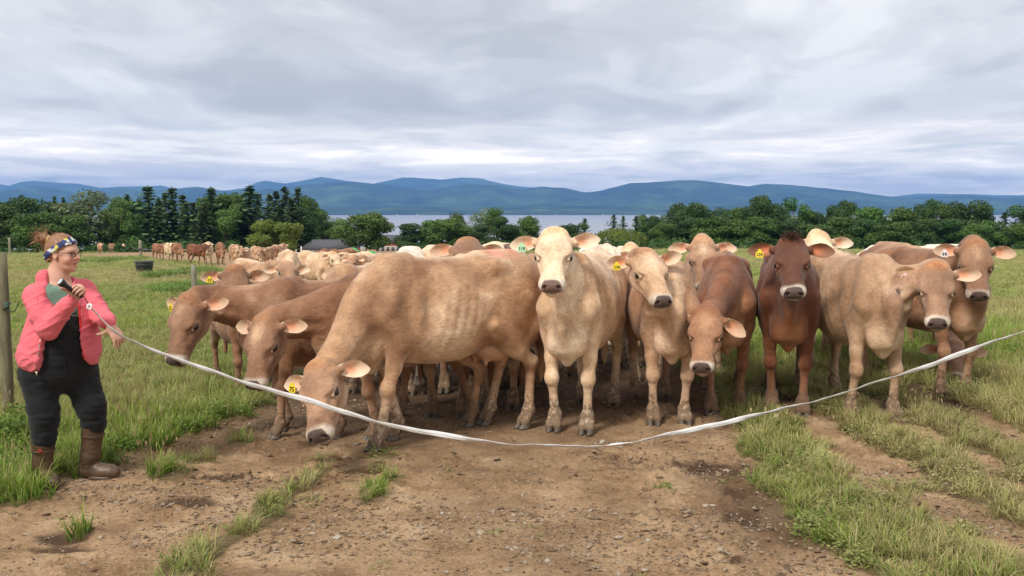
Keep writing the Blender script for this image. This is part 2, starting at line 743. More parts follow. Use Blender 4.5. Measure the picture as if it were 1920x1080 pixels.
TORSO = np.array([  # x, top, bottom, half width
    (-0.93, 1.27, 1.12, 0.07), (-0.87, 1.345, 1.00, 0.155), (-0.74, 1.40, 0.86, 0.225), (-0.56, 1.415, 0.74, 0.265),
    (-0.36, 1.405, 0.64, 0.285), (-0.10, 1.385, 0.565, 0.335), (0.15, 1.385, 0.56, 0.34), (0.36, 1.40, 0.60, 0.285),
    (0.52, 1.39, 0.64, 0.205), (0.66, 1.29, 0.70, 0.160), (0.79, 1.12, 0.79, 0.085)])


def torso_fn(fat):
    fat = fat * 0.925
    xs = TORSO[:, 0]

    def f(P):
        x = P[..., 0]
        xc = np.clip(x, xs[0], xs[-1])
        top = np.interp(xc, xs, TORSO[:, 1])
        bot = np.interp(xc, xs, TORSO[:, 2])
        w = np.interp(xc, xs, TORSO[:, 3]) * fat
        bot = bot - (fat - 1) * 0.25 * np.clip(1 - ((x + 0.05) / 0.5) ** 2, 0, 1)
        hz = (top - bot) / 2
        zc = bot + hz * 0.92
        tz = np.where(P[..., 2] > zc, (P[..., 2] - zc) / (top - zc), (P[..., 2] - zc) / (zc - bot))
        a = np.abs(tz)
        pw = 1.75 + 1.1 * np.clip((-x - 0.15) / 0.35, 0, 1)
        tt = np.where(tz > 0, a ** pw, a ** 2.3)
        rho = (np.abs(P[..., 1]) / w) ** 2.1 + tt + ((x - xc) / 0.07) ** 2
        d = (np.sqrt(rho) - 1) * np.minimum(w, hz) * 0.92
        # ribs showing through
        win = np.exp(-((x - 0.08) / 0.26) ** 2) * np.exp(-((P[..., 2] - 0.98) / 0.20) ** 2)
        d = d - 0.0034 * win * np.cos(2 * np.pi * (x + 0.25 * (P[..., 2] - 1.0)) / 0.085)
        return d.astype(np.float32)
    return f


def bez(a, b, c, d, t):
    t = np.asarray(t)[:, None]
    return (1 - t) ** 3 * a + 3 * (1 - t) ** 2 * t * b + 3 * (1 - t) * t * t * c + t ** 3 * d


def ik(a, c, l1, l2, bend):
    """Middle joint between a and c, bent towards the direction bend."""
    a = np.asarray(a, float)
    c = np.asarray(c, float)
    d = c - a
    L = np.linalg.norm(d)
    L = min(L, (l1 + l2) * 0.999)
    u = norm(d)
    x = (l1 * l1 - l2 * l2 + L * L) / (2 * L)
    h = math.sqrt(max(l1 * l1 - x * x, 0))
    b = np.asarray(bend, float)
    b = norm(b - (b @ u) * u)
    return a + u * x + b * h


def head_frame(poll, nose, roll=0.0, up=(0, 0, 1)):
    f = norm(nose - poll)
    up = np.asarray(up, float)
    u = norm(up - (up @ f) * f)
    l = np.cross(u, f)
    if roll:
        c, s = math.cos(roll), math.sin(roll)
        u, l = c * u + s * l, c * l - s * u
    return np.stack([f, l, u], 1)


HS = 1.15    # head size against the body


def cow_shape(poll, nose, legs, roll=0.0, fat=1.0, up=(0, 0, 1), hs=HS, lod=0, udder=False):
    """All in the cow's own frame: +X forward, +Y its left, hooves on z = 0."""
    B = Body()
    poll = np.asarray(poll, float)
    R = head_frame(poll, np.asarray(nose, float), roll, up)
    B.fn(torso_fn(fat), (-1.02, -0.40 * fat, 0.50), (0.90, 0.40 * fat, 1.45), 0.05)
    X = np.array([1.0, 0, 0])
    Yv = np.array([0, 1.0, 0])
    # back line, hooks, pins, thighs
    B.rc((0.50, 0, 1.355), (0.34, 0, 1.36), 0.045, 0.05, 0.07)
    B.rc((-0.30, 0, 1.385), (-0.74, 0, 1.395), 0.03, 0.03, 0.06)
    for s in (-1, 1):
        # shoulder blade and its muscles
        B.rc((0.46, s * 0.085, 1.345), (0.60, s * 0.185, 1.00), 0.045, 0.080, 0.09, n=(0.3, 1, 0), s=1.5)
        B.rc((0.60, s * 0.155, 1.00), (0.47, s * 0.165, 0.84), 0.090, 0.086, 0.08, n=Yv, s=1.25)
        # hollows: behind the shoulder, flank, before the hook
        B.el((0.28, s * 0.335, 1.10), (0.045, 0.09, 0.25), 0.07, op='s')
        B.el((-0.60, s * 0.330, 1.12), (0.045, 0.07, 0.16), 0.08, op='s')
        B.el((-0.24, s * 0.345, 1.22), (0.10, 0.12, 0.10), 0.09, op='s')
        B.el((-0.66, s * 0.38, 1.28), (0.11, 0.12, 0.08), 0.12, op='s')
        B.el((-0.43, s * 0.185, 1.305), (0.070, 0.030, 0.028), 0.10)
        B.rc((-0.42, s * 0.18, 1.305), (-0.20, s * 0.05, 1.365), 0.018, 0.018, 0.06)
        B.rc((0.44, s * 0.10, 1.33), (0.57, s * 0.215, 1.02), 0.020, 0.030, 0.05)
        B.rc((-0.30, s * 0.275, 0.86), (-0.44, s * 0.225, 0.74), 0.035, 0.04, 0.06)
        B.el((-0.885, s * 0.105, 1.27), (0.045, 0.045, 0.05), 0.06)
    # brisket
    B.rc((0.76, 0, 0.90), (0.60, 0, 0.635), 0.10, 0.065, 0.10, n=Yv, s=1.2)
    B.rc((0.68, 0, 0.76), (0.63, 0, 0.585), 0.075, 0.030, 0.07, n=Yv, s=1.3)
    for s in (-1, 1):
        B.el((0.83, s * 0.095, 0.84), (0.06, 0.035, 0.13), 0.09, op='s')
        B.el((0.665, s * 0.105, 0.72), (0.05, 0.045, 0.08), 0.10)             # breast muscle
    B.rc((0.79, 0, 1.00), (0.72, 0, 0.70), 0.045, 0.040, 0.07)
    # neck: a chain that runs from between the shoulders to the back of the skull
    P0 = np.array([0.42, 0, 1.11])
    back = poll - R[:, 0] * 0.03 * hs - R[:, 2] * 0.115 * hs
    P3 = back
    L = np.linalg.norm(P3 - P0)
    d0 = norm(np.array([1.0, 0, 0.18]) + 0.35 * norm(P3 - P0))
    d3 = norm(norm(P0 - P3) - R[:, 2] * 0.40 - R[:, 0] * 0.10)
    P1 = P0 + d0 * L * 0.38
    P2 = P3 + d3 * L * 0.26
    n = 9
    ts = np.linspace(0, 1, n)
    C = bez(P0, P1, P2, P3, ts)
    T = np.gradient(C, axis=0)
    deep = np.interp(ts, [0, 0.2, 0.45, 0.75, 1], [0.265, 0.218, 0.156, 0.124, 0.112])
    wide = np.interp(ts, [0, 0.2, 0.45, 0.75, 1], [0.155, 0.136, 0.104, 0.092, 0.098])
    vent = []
    for i in range(n - 1):
        tm = norm(C[i + 1] - C[i])
        tt = (ts[i] + ts[i + 1]) / 2
        side = norm((1 - tt) * Yv + tt * R[:, 1])
        side = norm(side - (side @ tm) * tm)
        B.rc(C[i], C[i + 1], deep[i], deep[i + 1], 0.06, n=side, s=(deep[i] + deep[i + 1]) / (wide[i] + wide[i + 1]))
        up_ = np.cross(tm, side)
        if up_ @ ((1 - tt) * np.array([0, 0, 1.0]) + tt * R[:, 2]) < 0:
            up_ = -up_
        vent.append((C[i] - up_ * deep[i] * 0.90, side))
    for s in (-1, 1):                                                    # jugular groove
        for i in range(4, n - 2):
            tm = norm(C[i + 1] - C[i])
            side = vent[i][1]
            p = lambda j: C[j] * 0.48 + vent[j][0] * 0.52 + s * vent[j][1] * (wide[j] * 1.02 + 0.026)
            B.rc(p(i), p(i + 1), 0.016, 0.016, 0.06, op='s')
    # dewlap
    throat = poll + R[:, 0] * 0.13 * hs - R[:, 2] * 0.20 * hs
    for i in range(1, n - 2):
        B.rc(vent[i][0], vent[i + 1][0], 0.050 - 0.004 * i, 0.046 - 0.004 * i, 0.06, n=vent[i][1], s=1.9)
    # crest of the neck up to the withers
    # ---------------- head
    H = lambda x, y, z: poll + hs * (R @ np.array([x, y, z]))
    he = lambda c, r, k, op='u', Rl=None: B.el(H(*c), np.array(r) * hs, k * hs, R if Rl is None else R @ Rl, op)
    hr = lambda a, b, ra, rb, k, n_=None, s=1.0, op='u': B.rc(H(*a), H(*b), ra * hs, rb * hs, k * hs, None if n_ is None else R @ np.array(n_, float), s, op)
    he((0.045, 0, -0.055), (0.080, 0.106, 0.070), 0.05)                 # skull
    he((0.135, 0, -0.060), (0.115, 0.114, 0.078), 0.05)
    he((0.01, 0, -0.020), (0.048, 0.080, 0.038), 0.04)                 # poll
    hr((0.14, 0, -0.035), (0.39, 0, -0.066), 0.068, 0.050, 0.04, (0, 0, 1), 1.35)   # bridge of the nose
    hr((0.18, 0, -0.085), (0.41, 0, -0.095), 0.090, 0.064, 0.05)
    for s in (-1, 1):
        he((0.180, s * 0.086, -0.022), (0.060, 0.032, 0.018), 0.035)     # brow
        he((0.200, s * 0.096, -0.062), (0.038, 0.028, 0.028), 0.03)     # eye mound
        he((0.150, s * 0.062, -0.150), (0.095, 0.034, 0.080), 0.05)     # cheek
        hr((0.10, s * 0.060, -0.175), (0.37, s * 0.026, -0.142), 0.042, 0.026, 0.045)  # jaw
        hr((0.22, s * 0.086, -0.094), (0.33, s * 0.060, -0.098), 0.016, 0.010, 0.03)    # cheek bone
        he((0.262, s * 0.104, -0.046), (0.05, 0.018, 0.020), 0.04, 's')    # hollow before the eye
        he((0.425, s * 0.043, -0.092), (0.052, 0.042, 0.046), 0.035)     # muzzle halves
        hr((0.055, s * 0.080, -0.065), (0.045, s * 0.130, -0.070), 0.030, 0.024, 0.03)  # ear root
    he((0.448, 0, -0.080), (0.040, 0.068, 0.038), 0.03)                 # nose pad
    he((0.425, 0, -0.150), (0.055, 0.046, 0.026), 0.026)                 # chin
    if lod < 2:
        for s in (-1, 1):
            he((0.205, s * 0.1330, -0.062), (0.031, 0.021, 0.0150), 0.005, 's')     # eye opening
            hr((0.175, s * 0.104, -0.045), (0.235, s * 0.100, -0.050), 0.0100, 0.008, 0.02)  # upper lid
            hr((0.182, s * 0.103, -0.080), (0.230, s * 0.099, -0.076), 0.007, 0.006, 0.02)  # lower lid
            he((0.487, s * 0.046, -0.068), (0.024, 0.0095, 0.020), 0.008, 's', np.array(Euler((0.75 * s, 0, 0.3 * s)).to_matrix()))   # nostril
        # mouth
        hr((0.485, -0.03, -0.124), (0.485, 0.03, -0.124), 0.006, 0.006, 0.008, op='s')
        for s in (-1, 1):
            hr((0.485, s * 0.03, -0.124), (0.40, s * 0.072, -0.136), 0.006, 0.004, 0.008, op='s')
    # ---------------- legs
    hoofs = []
    for i, (hx, hy, hz, tilt) in enumerate(legs):
        s = 1 if i % 2 == 0 else -1       # left, right, left, right
        if i < 2:
            hoof = np.array([hx, hy, hz])
            fet = hoof + np.array([-0.055 - 0.05 * tilt, 0, 0.135 - 0.05 * abs(tilt)])
            elbow = np.array([0.47, s * 0.165, 0.80])
            knee = ik(elbow, fet, 0.375, 0.300, (1, 0.12 * s * 0, 0.1))
            B.rc((0.53, s * 0.165, 0.93), elbow, 0.095, 0.088, 0.05, n=Yv, s=1.2)
            m = elbow + (knee - elbow) * 0.55
            B.rc(elbow, m, 0.088, 0.057, 0.05, n=Yv, s=1.15)
            B.rc(m, knee, 0.056, 0.044, 0.03)
            B.el(knee + (0.006, 0, 0.005), (0.058, 0.058, 0.070), 0.03)
            low = knee + (fet - knee) * 0.25
            B.rc(knee, low, 0.047, 0.034, 0.02)
            B.rc(low, fet, 0.032, 0.039, 0.02)
            B.rc(low + (-0.022, 0, 0), fet + (-0.018, 0, 0.02), 0.017, 0.022, 0.02)
        else:
            hoof = np.array([hx, hy, hz])
            fet = hoof + np.array([-0.06 - 0.05 * tilt, 0, 0.145 - 0.05 * abs(tilt)])
            hip = np.array([-0.62, s * 0.15, 1.14])
            stifle = np.array([-0.385 + 0.12 * (hx + 0.62), s * 0.195, 0.80])
            hock = ik(stifle, fet, 0.43, 0.385, (-1, 0, 0.05))
            B.rc(hip, stifle + (-0.03, 0, 0.04), 0.16, 0.115, 0.08, n=Yv, s=1.35)
            B.rc((-0.84, s * 0.12, 1.15), (-0.76, s * 0.155, 0.80), 0.085, 0.075, 0.09, n=Yv, s=1.2)
            B.rc((-0.76, s * 0.155, 0.82), stifle + (hock - stifle) * 0.62, 0.085, 0.052, 0.09, n=Yv, s=1.3)
            B.rc((-0.60, s * 0.15, 1.00), stifle + (hock - stifle) * 0.35, 0.13, 0.085, 0.07, n=Yv, s=1.35)
            m = stifle + (hock - stifle) * 0.55
            B.rc(stifle, m, 0.100, 0.072, 0.05, n=Yv, s=1.2)
            B.rc(m, hock, 0.058, 0.044, 0.03)
            B.rc(m + (-0.04, 0, 0.02), hock + (-0.035, 0, 0.02), 0.022, 0.018, 0.035)      # Achilles tendon
            B.el(hock + (0, 0, 0), (0.062, 0.048, 0.062), 0.025)
            B.el(hock + (-0.042, 0, 0.025), (0.020, 0.022, 0.030), 0.02)
            low = hock + (fet - hock) * 0.3
            B.rc(hock, low, 0.045, 0.035, 0.02)
            B.rc(low, fet, 0.034, 0.041, 0.02)
        B.el(fet, (0.053, 0.055, 0.050), 0.02)
        # two digits
        for q in (-1, 1):
            B.rc(fet + (0, q * 0.014, -0.01), hoof + (-0.01, q * 0.030, 0.062 - 0.02 * abs(tilt)), 0.038, 0.037, 0.015)
            B.rc(hoof + (-0.01, q * 0.030, 0.060), hoof + (0.0, q * 0.032, 0.045), 0.032, 0.030, 0.008)
        B.el(fet + (-0.042, 0.022, -0.02), (0.014, 0.012, 0.018), 0.01)
        B.el(fet + (-0.042, -0.022, -0.02), (0.014, 0.012, 0.018), 0.01)
        hoofs.append((hoof, tilt))
    return B, R, poll, hoofs


def hoof_mesh():
    """Two claws, sole at z = 0, toes towards +X."""
    V, F = [], []
    n = 12
    base = 0
    for q in (-1, 1):
        prof = [(1.0, 0.0), (0.985, 0.012), (0.86, 0.045), (0.74, 0.075)]
        for k, (sc, z) in enumerate(prof):
            for j in range(n):
                a = 2 * math.pi * j / n
                lx = 0.072 if math.cos(a) > 0 else 0.045
                x = math.cos(a) * lx * (1.0 if z < 0.02 else sc)
                y = math.sin(a) * 0.033
                if x > 0:
                    y *= 1 - 0.35 * (x / 0.072) ** 2
                    x = x - z * 0.72
                else:
                    x = x - z * 0.12
                V.append((x - 0.0, q * (0.034 - 0.1 * max(x, 0) * 0.35) + y * sc, z))
        for k in range(len(prof) - 1):
            for j in range(n):
                F.append([base + k * n + j, base + k * n + (j + 1) % n, base + (k + 1) * n + (j + 1) % n, base + (k + 1) * n + j])
        F.append([base + j for j in range(n)][::-1])
        F.append([base + (len(prof) - 1) * n + j for j in range(n)])
        base += len(prof) * n
    mb = MB()
    mb.add(V, F)
    return mb.mesh('hoof', M['hoof'], True)


HOOF = hoof_mesh()


def ball_mesh(name, r, mat, nu=16, nv=10, sc=(1, 1, 1)):
    mb = MB()
    prof = [(max(r * math.sin(math.pi * k / nv), 1e-4), -r * math.cos(math.pi * k / nv)) for k in range(nv + 1)]
    mb.lathe(prof, nu)
    mb.V[0] *= np.array(sc)
    return mb.mesh(name, mat, True)


EYE = ball_mesh('eye', 0.0245, M['eye'])


def ear_mesh(coat, inner=(0.62, 0.27, 0.15), edge=(0.66, 0.52, 0.38), seed=0):
    """Cupped ear: base at the origin, tip towards +X, the opening towards +Y, upper edge towards +Z."""
    rng = np.random.default_rng(seed)
    nu, nv = 16, 22
    L = 0.190
    V, Cc = [], []
    us = np.linspace(0, 1, nu)
    W = np.interp(us, [0, .12, .3, .5, .7, .86, .95, 1], [.026, .034, .046, .053, .048, .031, .017, .004])
    body = np.array(COATS[coat]['body']) * 0.55 + np.array(edge) * 0.45
    for u, w in zip(us, W):
        cup = 0.50 * math.sin(math.pi * min(u * 0.9 + 0.08, 1)) * w + 0.010 * (1 - u)
        th = 0.007 + 0.020 * (1 - u) ** 2
        for j in range(nv):
            a = 2 * math.pi * j / nv
            v = math.cos(a)
            front = math.sin(a) > 0
            depth = -cup * (1 - v * v) ** 0.8 * (1.35 if front else 1.0)
            y = depth + (th if front and u < 0.15 else (th * 0.4 if front else -th)) * abs(math.sin(a))
            z = v * w - 0.018 * u * u
            V.append((u * L, y, z))
            rim = max(abs(v) ** 3, u ** 6, 0)
            if front:
                deepness = (1 - v * v) ** 1.5 * math.exp(-((u - 0.34) / 0.22) ** 2)
                c = np.array(edge) * (1 - deepness) + np.array(inner) * deepness
            else:
                c = body
            c = c * (1 - rim * 0.6) + np.array(edge) * 1.1 * rim * 0.6
            Cc.append(c * rng.uniform(0.93, 1.07))
    F = []
    for i in range(nu - 1):
        for j in range(nv):
            F.append([i * nv + j, (i + 1) * nv + j, (i + 1) * nv + (j + 1) % nv, i * nv + (j + 1) % nv])
    V = np.array(V)
    # long pale hairs inside the ear and along its rim
    hv, hf, hc = [], [], []
    n0 = len(V)
    for k in range(50):
        u = rng.uniform(0.12, 0.98)
        w = np.interp(u, us, W)
        side = rng.choice([-1, 1], p=[0.6, 0.4])
        vv = side * rng.uniform(0.72, 1.0)
        cup = 0.50 * math.sin(math.pi * min(u * 0.9 + 0.08, 1)) * w
        p = np.array([u * L, -cup * (1 - vv * vv) ** 0.8, vv * w - 0.018 * u * u])
        d = norm(np.array([0.5 + 0.6 * u, rng.uniform(-0.2, 0.5), side * rng.uniform(0.1, 0.8)]))
        if rng.random() < 0.55:
            d = norm(np.array([0.35, 0.15, -side * rng.uniform(0.3, 1.0)]))
        ln = rng.uniform(0.008, 0.024)
        wd = np.array([0.0008, 0, 0.0008])
        b = len(hv)
        hv += [p - wd, p + wd, p + d * ln]
        hf.append([n0 + b, n0 + b + 1, n0 + b + 2])
        hc += [np.array(edge) * 1.15] * 3
    V = np.concatenate([V, np.array(hv)])
    Cc = np.concatenate([np.array(Cc), np.array(hc)])
    return mesh_np('ear', V, [np.array(F), np.array(hf)], [M['ear']], True, {'coat': Cc})


def tag_mesh(colour, number, big=False):
    """Ear tag: a soft-cornered plate with a neck, number on both faces."""
    w, h = (0.030, 0.030)
    out = [(-0.012, 0.030), (0.012, 0.030), (0.016, 0.012), (w, 0.004), (w + .001, -h), (w - .006, -h - 0.008), (-w + .006, -h - 0.008), (-w - .001, -h), (-w, 0.004), (-0.016, 0.012)]
    n = len(out)
    V = [(x, -0.002, z) for x, z in out] + [(x, 0.002, z) for x, z in out]
    F = [list(range(n)), list(range(n, 2 * n))[::-1]] + [[i, (i + 1) % n, n + (i + 1) % n, n + i][::-1] for i in range(n)]
    me = bpy.data.meshes.new('ear_tag')
    me.from_pydata(V, [], F)
    mats = [M['tag_' + colour], M['tag_ink']]
    import bmesh
    bm = bmesh.new()
    bm.from_mesh(me)
    for f in bm.faces:
        f.material_index = 0
    cu = bpy.data.curves.new('number', 'FONT')
    cu.body = number
    cu.size = 0.034 if len(number) > 2 else 0.044
    cu.align_x = 'CENTER'
    cu.align_y = 'CENTER'
    cu.offset = 0.0012
    cu.resolution_u = 2
    ob = bpy.data.objects.new('number', cu)
    COL.objects.link(ob)
    dg = bpy.context.evaluated_depsgraph_get()
    tm = bpy.data.meshes.new_from_object(ob.evaluated_get(dg))
    bpy.data.objects.remove(ob)
    for side in (1, -1):
        t2 = tm.copy()
        t2.transform(Matrix.Translation((0, -0.0035 * side, -0.015)) @ Matrix.Rotation(math.pi * (side < 0), 4, 'Z') @ Matrix.Rotation(math.pi / 2, 4, 'X'))
        n0 = len(bm.faces)
        bm.from_mesh(t2)
        bm.faces.ensure_lookup_table()
        for f in bm.faces[n0:]:
            f.material_index = 1
        bpy.data.meshes.remove(t2)
    bm.to_mesh(me)
    bm.free()
    for m in mats:
        me.materials.append(m)
    return me


def lerp(a, b, t):
    t = np.clip(t, 0, 1)[:, None]
    return a * (1 - t) + b * t


def ss(x, a, b):
    t = np.clip((x - a) / (b - a + 1e-12), 0, 1)
    return t * t * (3 - 2 * t)


def coat_colours(V, R, poll, hs, coat, hoofs, seed, N=None, blaze=0.0, marks=()):
    c = {k: np.array(v) for k, v in COATS[coat].items()}
    n1 = hash_noise(V, 4.0, seed)
    n2 = hash_noise(V, 11.0, seed + 3)
    n3 = hash_noise(V, 1.7, seed + 9)
    nn = 0.5 * n1 + 0.25 * n2 + 0.25 * n3
    col = np.repeat(c['body'][None], len(V), 0)
    col = lerp(col, c['dark'], ss(nn, 0.50, 0.78) * 0.9)
    col = lerp(col, c['pale'], ss(1 - nn, 0.52, 0.78) * 0.55)
    x, y, z = V.T
    # darker shoulder, paler belly, inner legs and back line
    sh = np.exp(-((x - 0.45) / 0.22) ** 2 - ((z - 1.15) / 0.25) ** 2)
    col = lerp(col, c['dark'], sh * 0.35)
    col = lerp(col, c['pale'], ss(-z, -0.72, -0.60) * ss(z, 0.50, 0.55) * (x < 0.5) * 0.35)
    inner = ss(-np.abs(y), -0.14, -0.09) * ss(-z, -0.95, -0.60) * ss(z, 0.1, 0.2)
    col = lerp(col, c['pale'], inner * 0.65)
    col = lerp(col, c['pale'], ss(z, 1.34, 1.40) * ss(-np.abs(y), -0.14, -0.03) * (x < 0.3) * 0.5)
    low = ss(-z, -0.50, -0.10)
    col = lerp(col, c['pale'] * 0.8, low * 0.45)
    brisk = np.exp(-((x - 0.68) / 0.16) ** 2 - ((z - 0.72) / 0.17) ** 2 - (y / 0.13) ** 2)
    col = lerp(col, c['pale'], brisk * 0.75)
    # ---- head
    hl = (V - poll) @ R / hs
    hx, hy, hz = hl.T
    inhead = ss(-np.linalg.norm(hl - np.array([0.2, 0, -0.09]), axis=1), -0.40, -0.28) * ((hx > -0.08))
    head = ss(hx, 0.0, 0.10) * (np.linalg.norm(hl - np.array([0.24, 0, -0.08]), axis=1) < 0.33)
    face = c['face'][None] * (0.88 + 0.28 * n2[:, None])
    col = np.where(head[:, None] > 0, col * (1 - head[:, None]) + face * head[:, None], col)
    onh = (np.linalg.norm(hl - np.array([0.24, 0, -0.08]), axis=1) < 0.36) & (hz > -0.215 + 0.10 * np.clip((hx - 0.2) / 0.2, 0, 1) - 0.02)
    # paler round the eyes, along the jaw; a darker middle of the face
    eye = np.exp(-((hx - 0.205) / 0.050) ** 2 - ((hz + 0.062) / 0.035) ** 2) * (np.abs(hy) > 0.075)
    col = lerp(col, c['pale'], eye * onh * 0.7)
    jaw = ss(-hz, 0.13, 0.19) * onh * (hx > 0.02)
    col = lerp(col, c['pale'], jaw * 0.6)
    tuft = np.exp(-(hx / 0.06) ** 2 - (hy / 0.085) ** 2) * ss(hz, -0.09, -0.02) * onh
    col = lerp(col, c['tuft'], tuft)
    if blaze:
        bl = np.exp(-((hx - 0.13) / 0.09) ** 2 - (hy / 0.05) ** 2) * (hz > -0.05) * onh
        col = lerp(col, c['pale'] * 1.08, bl * blaze)
    tear = np.exp(-((hx - 0.255) / 0.04) ** 2 - ((hz + 0.085) / 0.025) ** 2) * (np.abs(hy) > 0.06) * onh
    col = lerp(col, c['dark'] * 0.6, tear * 0.30)
    # muzzle: a pale ring, a dark nose pad
    wr = 0.012 * (n2 - 0.5)
    mz = np.linalg.norm(hl - np.array([0.43, 0, -0.10]), axis=1) < 0.125
    ring = mz * ss(hx + wr * 2.5 + 0.22 * (-hz - 0.08), 0.400, 0.440) * (hx < 0.60) * onh
    col = lerp(col, np.array([0.66, 0.58, 0.48]) * (0.8 + 0.3 * n1[:, None]), ring * 0.92)
    pad = mz * ss(hx + 0.20 * (hz + 0.08) + wr - 0.9 * np.maximum(np.abs(hy) - 0.045, 0), 0.450, 0.460) * (hz > -0.112) * onh
    pc = np.array([0.085, 0.052, 0.045]) if coat != 'cream' else np.array([0.16, 0.095, 0.075])
    col = lerp(col, pc, pad)
    nostril = np.minimum(np.linalg.norm((hl - np.array([0.483, 0.046, -0.068])) / np.array([1.3, 0.62, 1]), axis=1), np.linalg.norm((hl - np.array([0.483, -0.046, -0.068])) / np.array([1.3, 0.62, 1]), axis=1))
    col = lerp(col, np.array([0.02, 0.012, 0.01]), (1 - ss(nostril, 0.013, 0.019)) * onh)
    lip = mz * np.exp(-((hz + 0.124) / 0.006) ** 2) * (hx > 0.40) * onh
    col = lerp(col, np.array([0.10, 0.045, 0.03]), lip * 0.8)
    er = np.exp(-(((hx - 0.205) / 0.034) ** 2 + ((hz + 0.060) / 0.021) ** 2) ** 2) * (np.abs(hy) > 0.08) * onh
    col = lerp(col, np.array([0.03, 0.018, 0.012]), er * 0.9)
    mud = np.clip(ss(-z, -0.52, -0.05), 0, 1)
    mud = np.maximum(mud, 0.28 * ss(n1, 0.55, 0.9) * (z < 1.2) * (1 - onh))
    mud = mud * (1 - 0.9 * onh)
    for (mc, mr, ms) in marks:
        mud = np.maximum(mud, ms * np.exp(-(((V - np.array(mc)) / np.array(mr)) ** 2).sum(1)))
    wet = pad * 1.0
    return np.clip(col, 0, 1), mud, wet


STAND = [(0.53, 0.135, 0, 0), (0.53, -0.135, 0, 0), (-0.69, 0.15, 0, 0), (-0.69, -0.15, 0, 0)]


def make_cow(name, loc, yaw, poll_w, nose_w, coat='fawn', legs=STAND, sc=1.0, roll=0.0, fat=1.0, res=0.0115, ears=(0, 0), lod=0,
             tagspec=None, seed=0, blaze=0.0, up=(0, 0, 1), udder=False, marks=(), hs=HS, tail=True, tuft=True, inner=(0.62, 0.27, 0.15), eyes=True, earback=0.0, paint=()):
    """loc: ground point under the middle of the cow; yaw: heading of its +X axis; poll_w, nose_w: places of poll and muzzle in the world."""
    root = empty(name, loc, yaw)
    root.scale = (sc, sc, sc)
    c, s_ = math.cos(yaw), math.sin(yaw)
    Rw = np.array([[c, -s_, 0], [s_, c, 0], [0, 0, 1.0]])
    loc = np.asarray(loc, float)
    poll = Rw.T @ (np.asarray(poll_w, float) - loc) / sc
    nose = Rw.T @ (np.asarray(nose_w, float) - loc) / sc
    upl = Rw.T @ np.asarray(up, float)
    B, R, poll, hoofs = cow_shape(poll, nose, legs, roll, fat, upl, hs, lod)
    refine = None
    if lod == 0:
        cen = poll + R @ np.array([0.24, 0, -0.07]) * hs
        refine = lambda C: np.linalg.norm(C - cen, axis=1) < 0.33 * hs
    V, F = B.skin(res, refine=refine, project=1 if lod else 2)
    col, mud, wet = coat_colours(V, R, poll, hs, coat, hoofs, seed, blaze=blaze, marks=marks)
    for pc_, pr_, pcol in paint:
        w_ = np.exp(-(((V - np.array(pc_)) / np.array(pr_)) ** 2).sum(1) ** 1.5) * ss(hash_noise(V, 30, 3) * 0.5 + hash_noise(V, 9, 4) * 0.5, 0.15, 0.5)
        col = lerp(col, np.array(pcol), w_ * 0.75)
    me = mesh_np('body', V, F, [M['coat']], True, {'coat': col, 'mud': mud, 'wet': wet})
    body = link('body', me, root)
    M4 = lambda R3, p, k=1.0: Matrix(np.block([[R3 * k, np.asarray(p).reshape(3, 1)], [np.zeros((1, 3)), np.ones((1, 1))]]).tolist())
    if lod <= 1 and eyes:
        for s in (1, -1):
            e = link('eye', EYE, root)
            e.matrix_basis = M4(R, poll + hs * R @ np.array([0.205, s * 0.1010, -0.062]), hs)
    earc = np.array(COATS[coat]['pale']) * 0.6 + np.array([0.62, 0.49, 0.38]) * 0.4
    if coat in ('deepred',):
        earc = np.array([0.24, 0.12, 0.075])
    em = ear_mesh(coat, inner=inner, edge=tuple(np.clip(earc, 0, 0.8)), seed=seed)
    for s, lift in ((1, ears[0]), (-1, ears[1])):
        # tip outward, a little back; opening forward and down
        wup = R.T @ (Rw.T @ np.array([0, 0, 1.0]))
        tip = norm(np.array([-0.05, s * 1.0, -0.05]) + lift * wup + earback * np.array([-0.35, 0, -0.9]))
        opening = np.array([0.45, 0.22 * s, 0.80])
        opening = opening - 0.8 * (opening @ wup) * wup
        opening = norm(opening - (opening @ tip) * tip)
        third = np.cross(tip, opening)
        Re = np.stack([tip, opening, third], 1)
        if s < 0:
            pass
        if third @ np.array([0, 0, 1.0]) < 0:
            Re = np.stack([tip, opening, -third], 1)
        e = link('ear', em, root)
        e.matrix_basis = M4(R @ Re, poll + hs * R @ np.array([0.045, s * 0.112, -0.068]), hs)
        if tagspec and tagspec[0] == s:
            tm = tag_mesh(tagspec[1], tagspec[2])
            tg = link('ear_tag', tm, e)
            # hangs from the middle of the ear, face towards where the ear opens
            tgR = np.stack([norm(np.array([1.0, 0, 0])), np.array([0, -1.0, 0]), np.array([0, 0, -1.0])], 1)
            tgR = np.array(Euler((0.25, 0, 0)).to_matrix()) @ np.diag([1, 1, 1.0])
            # local: tag's printed face is -Y; the ear opens to +Y
            Rz = np.array([[-1, 0, 0], [0, -1, 0], [0, 0, 1.0]])
            upl_e = (R @ Re).T @ (Rw.T @ np.array([0, 0, 1.0]))
            ang = math.atan2(upl_e[0], upl_e[2])
            Ry = np.array([[math.cos(ang), 0, math.sin(ang)], [0, 1, 0], [-math.sin(ang), 0, math.cos(ang)]])
            if np.linalg.det(R @ Re) < 0:
                Rz = np.array([[1, 0, 0], [0, -1, 0], [0, 0, 1.0]])
            tg.matrix_basis = M4(Ry @ Rz * 1.0, np.array([0.105, 0.012, 0.0]) + upl_e * (-0.026), 0.88)
    if lod <= 1:
        for h, tilt in hoofs:
            hf = link('hoof', HOOF, root)
            hf.matrix_basis = Matrix.Translation(tuple(h)) @ Matrix.Rotation(1.0 * tilt, 4, 'Y') @ Matrix.Scale(1.0, 4)
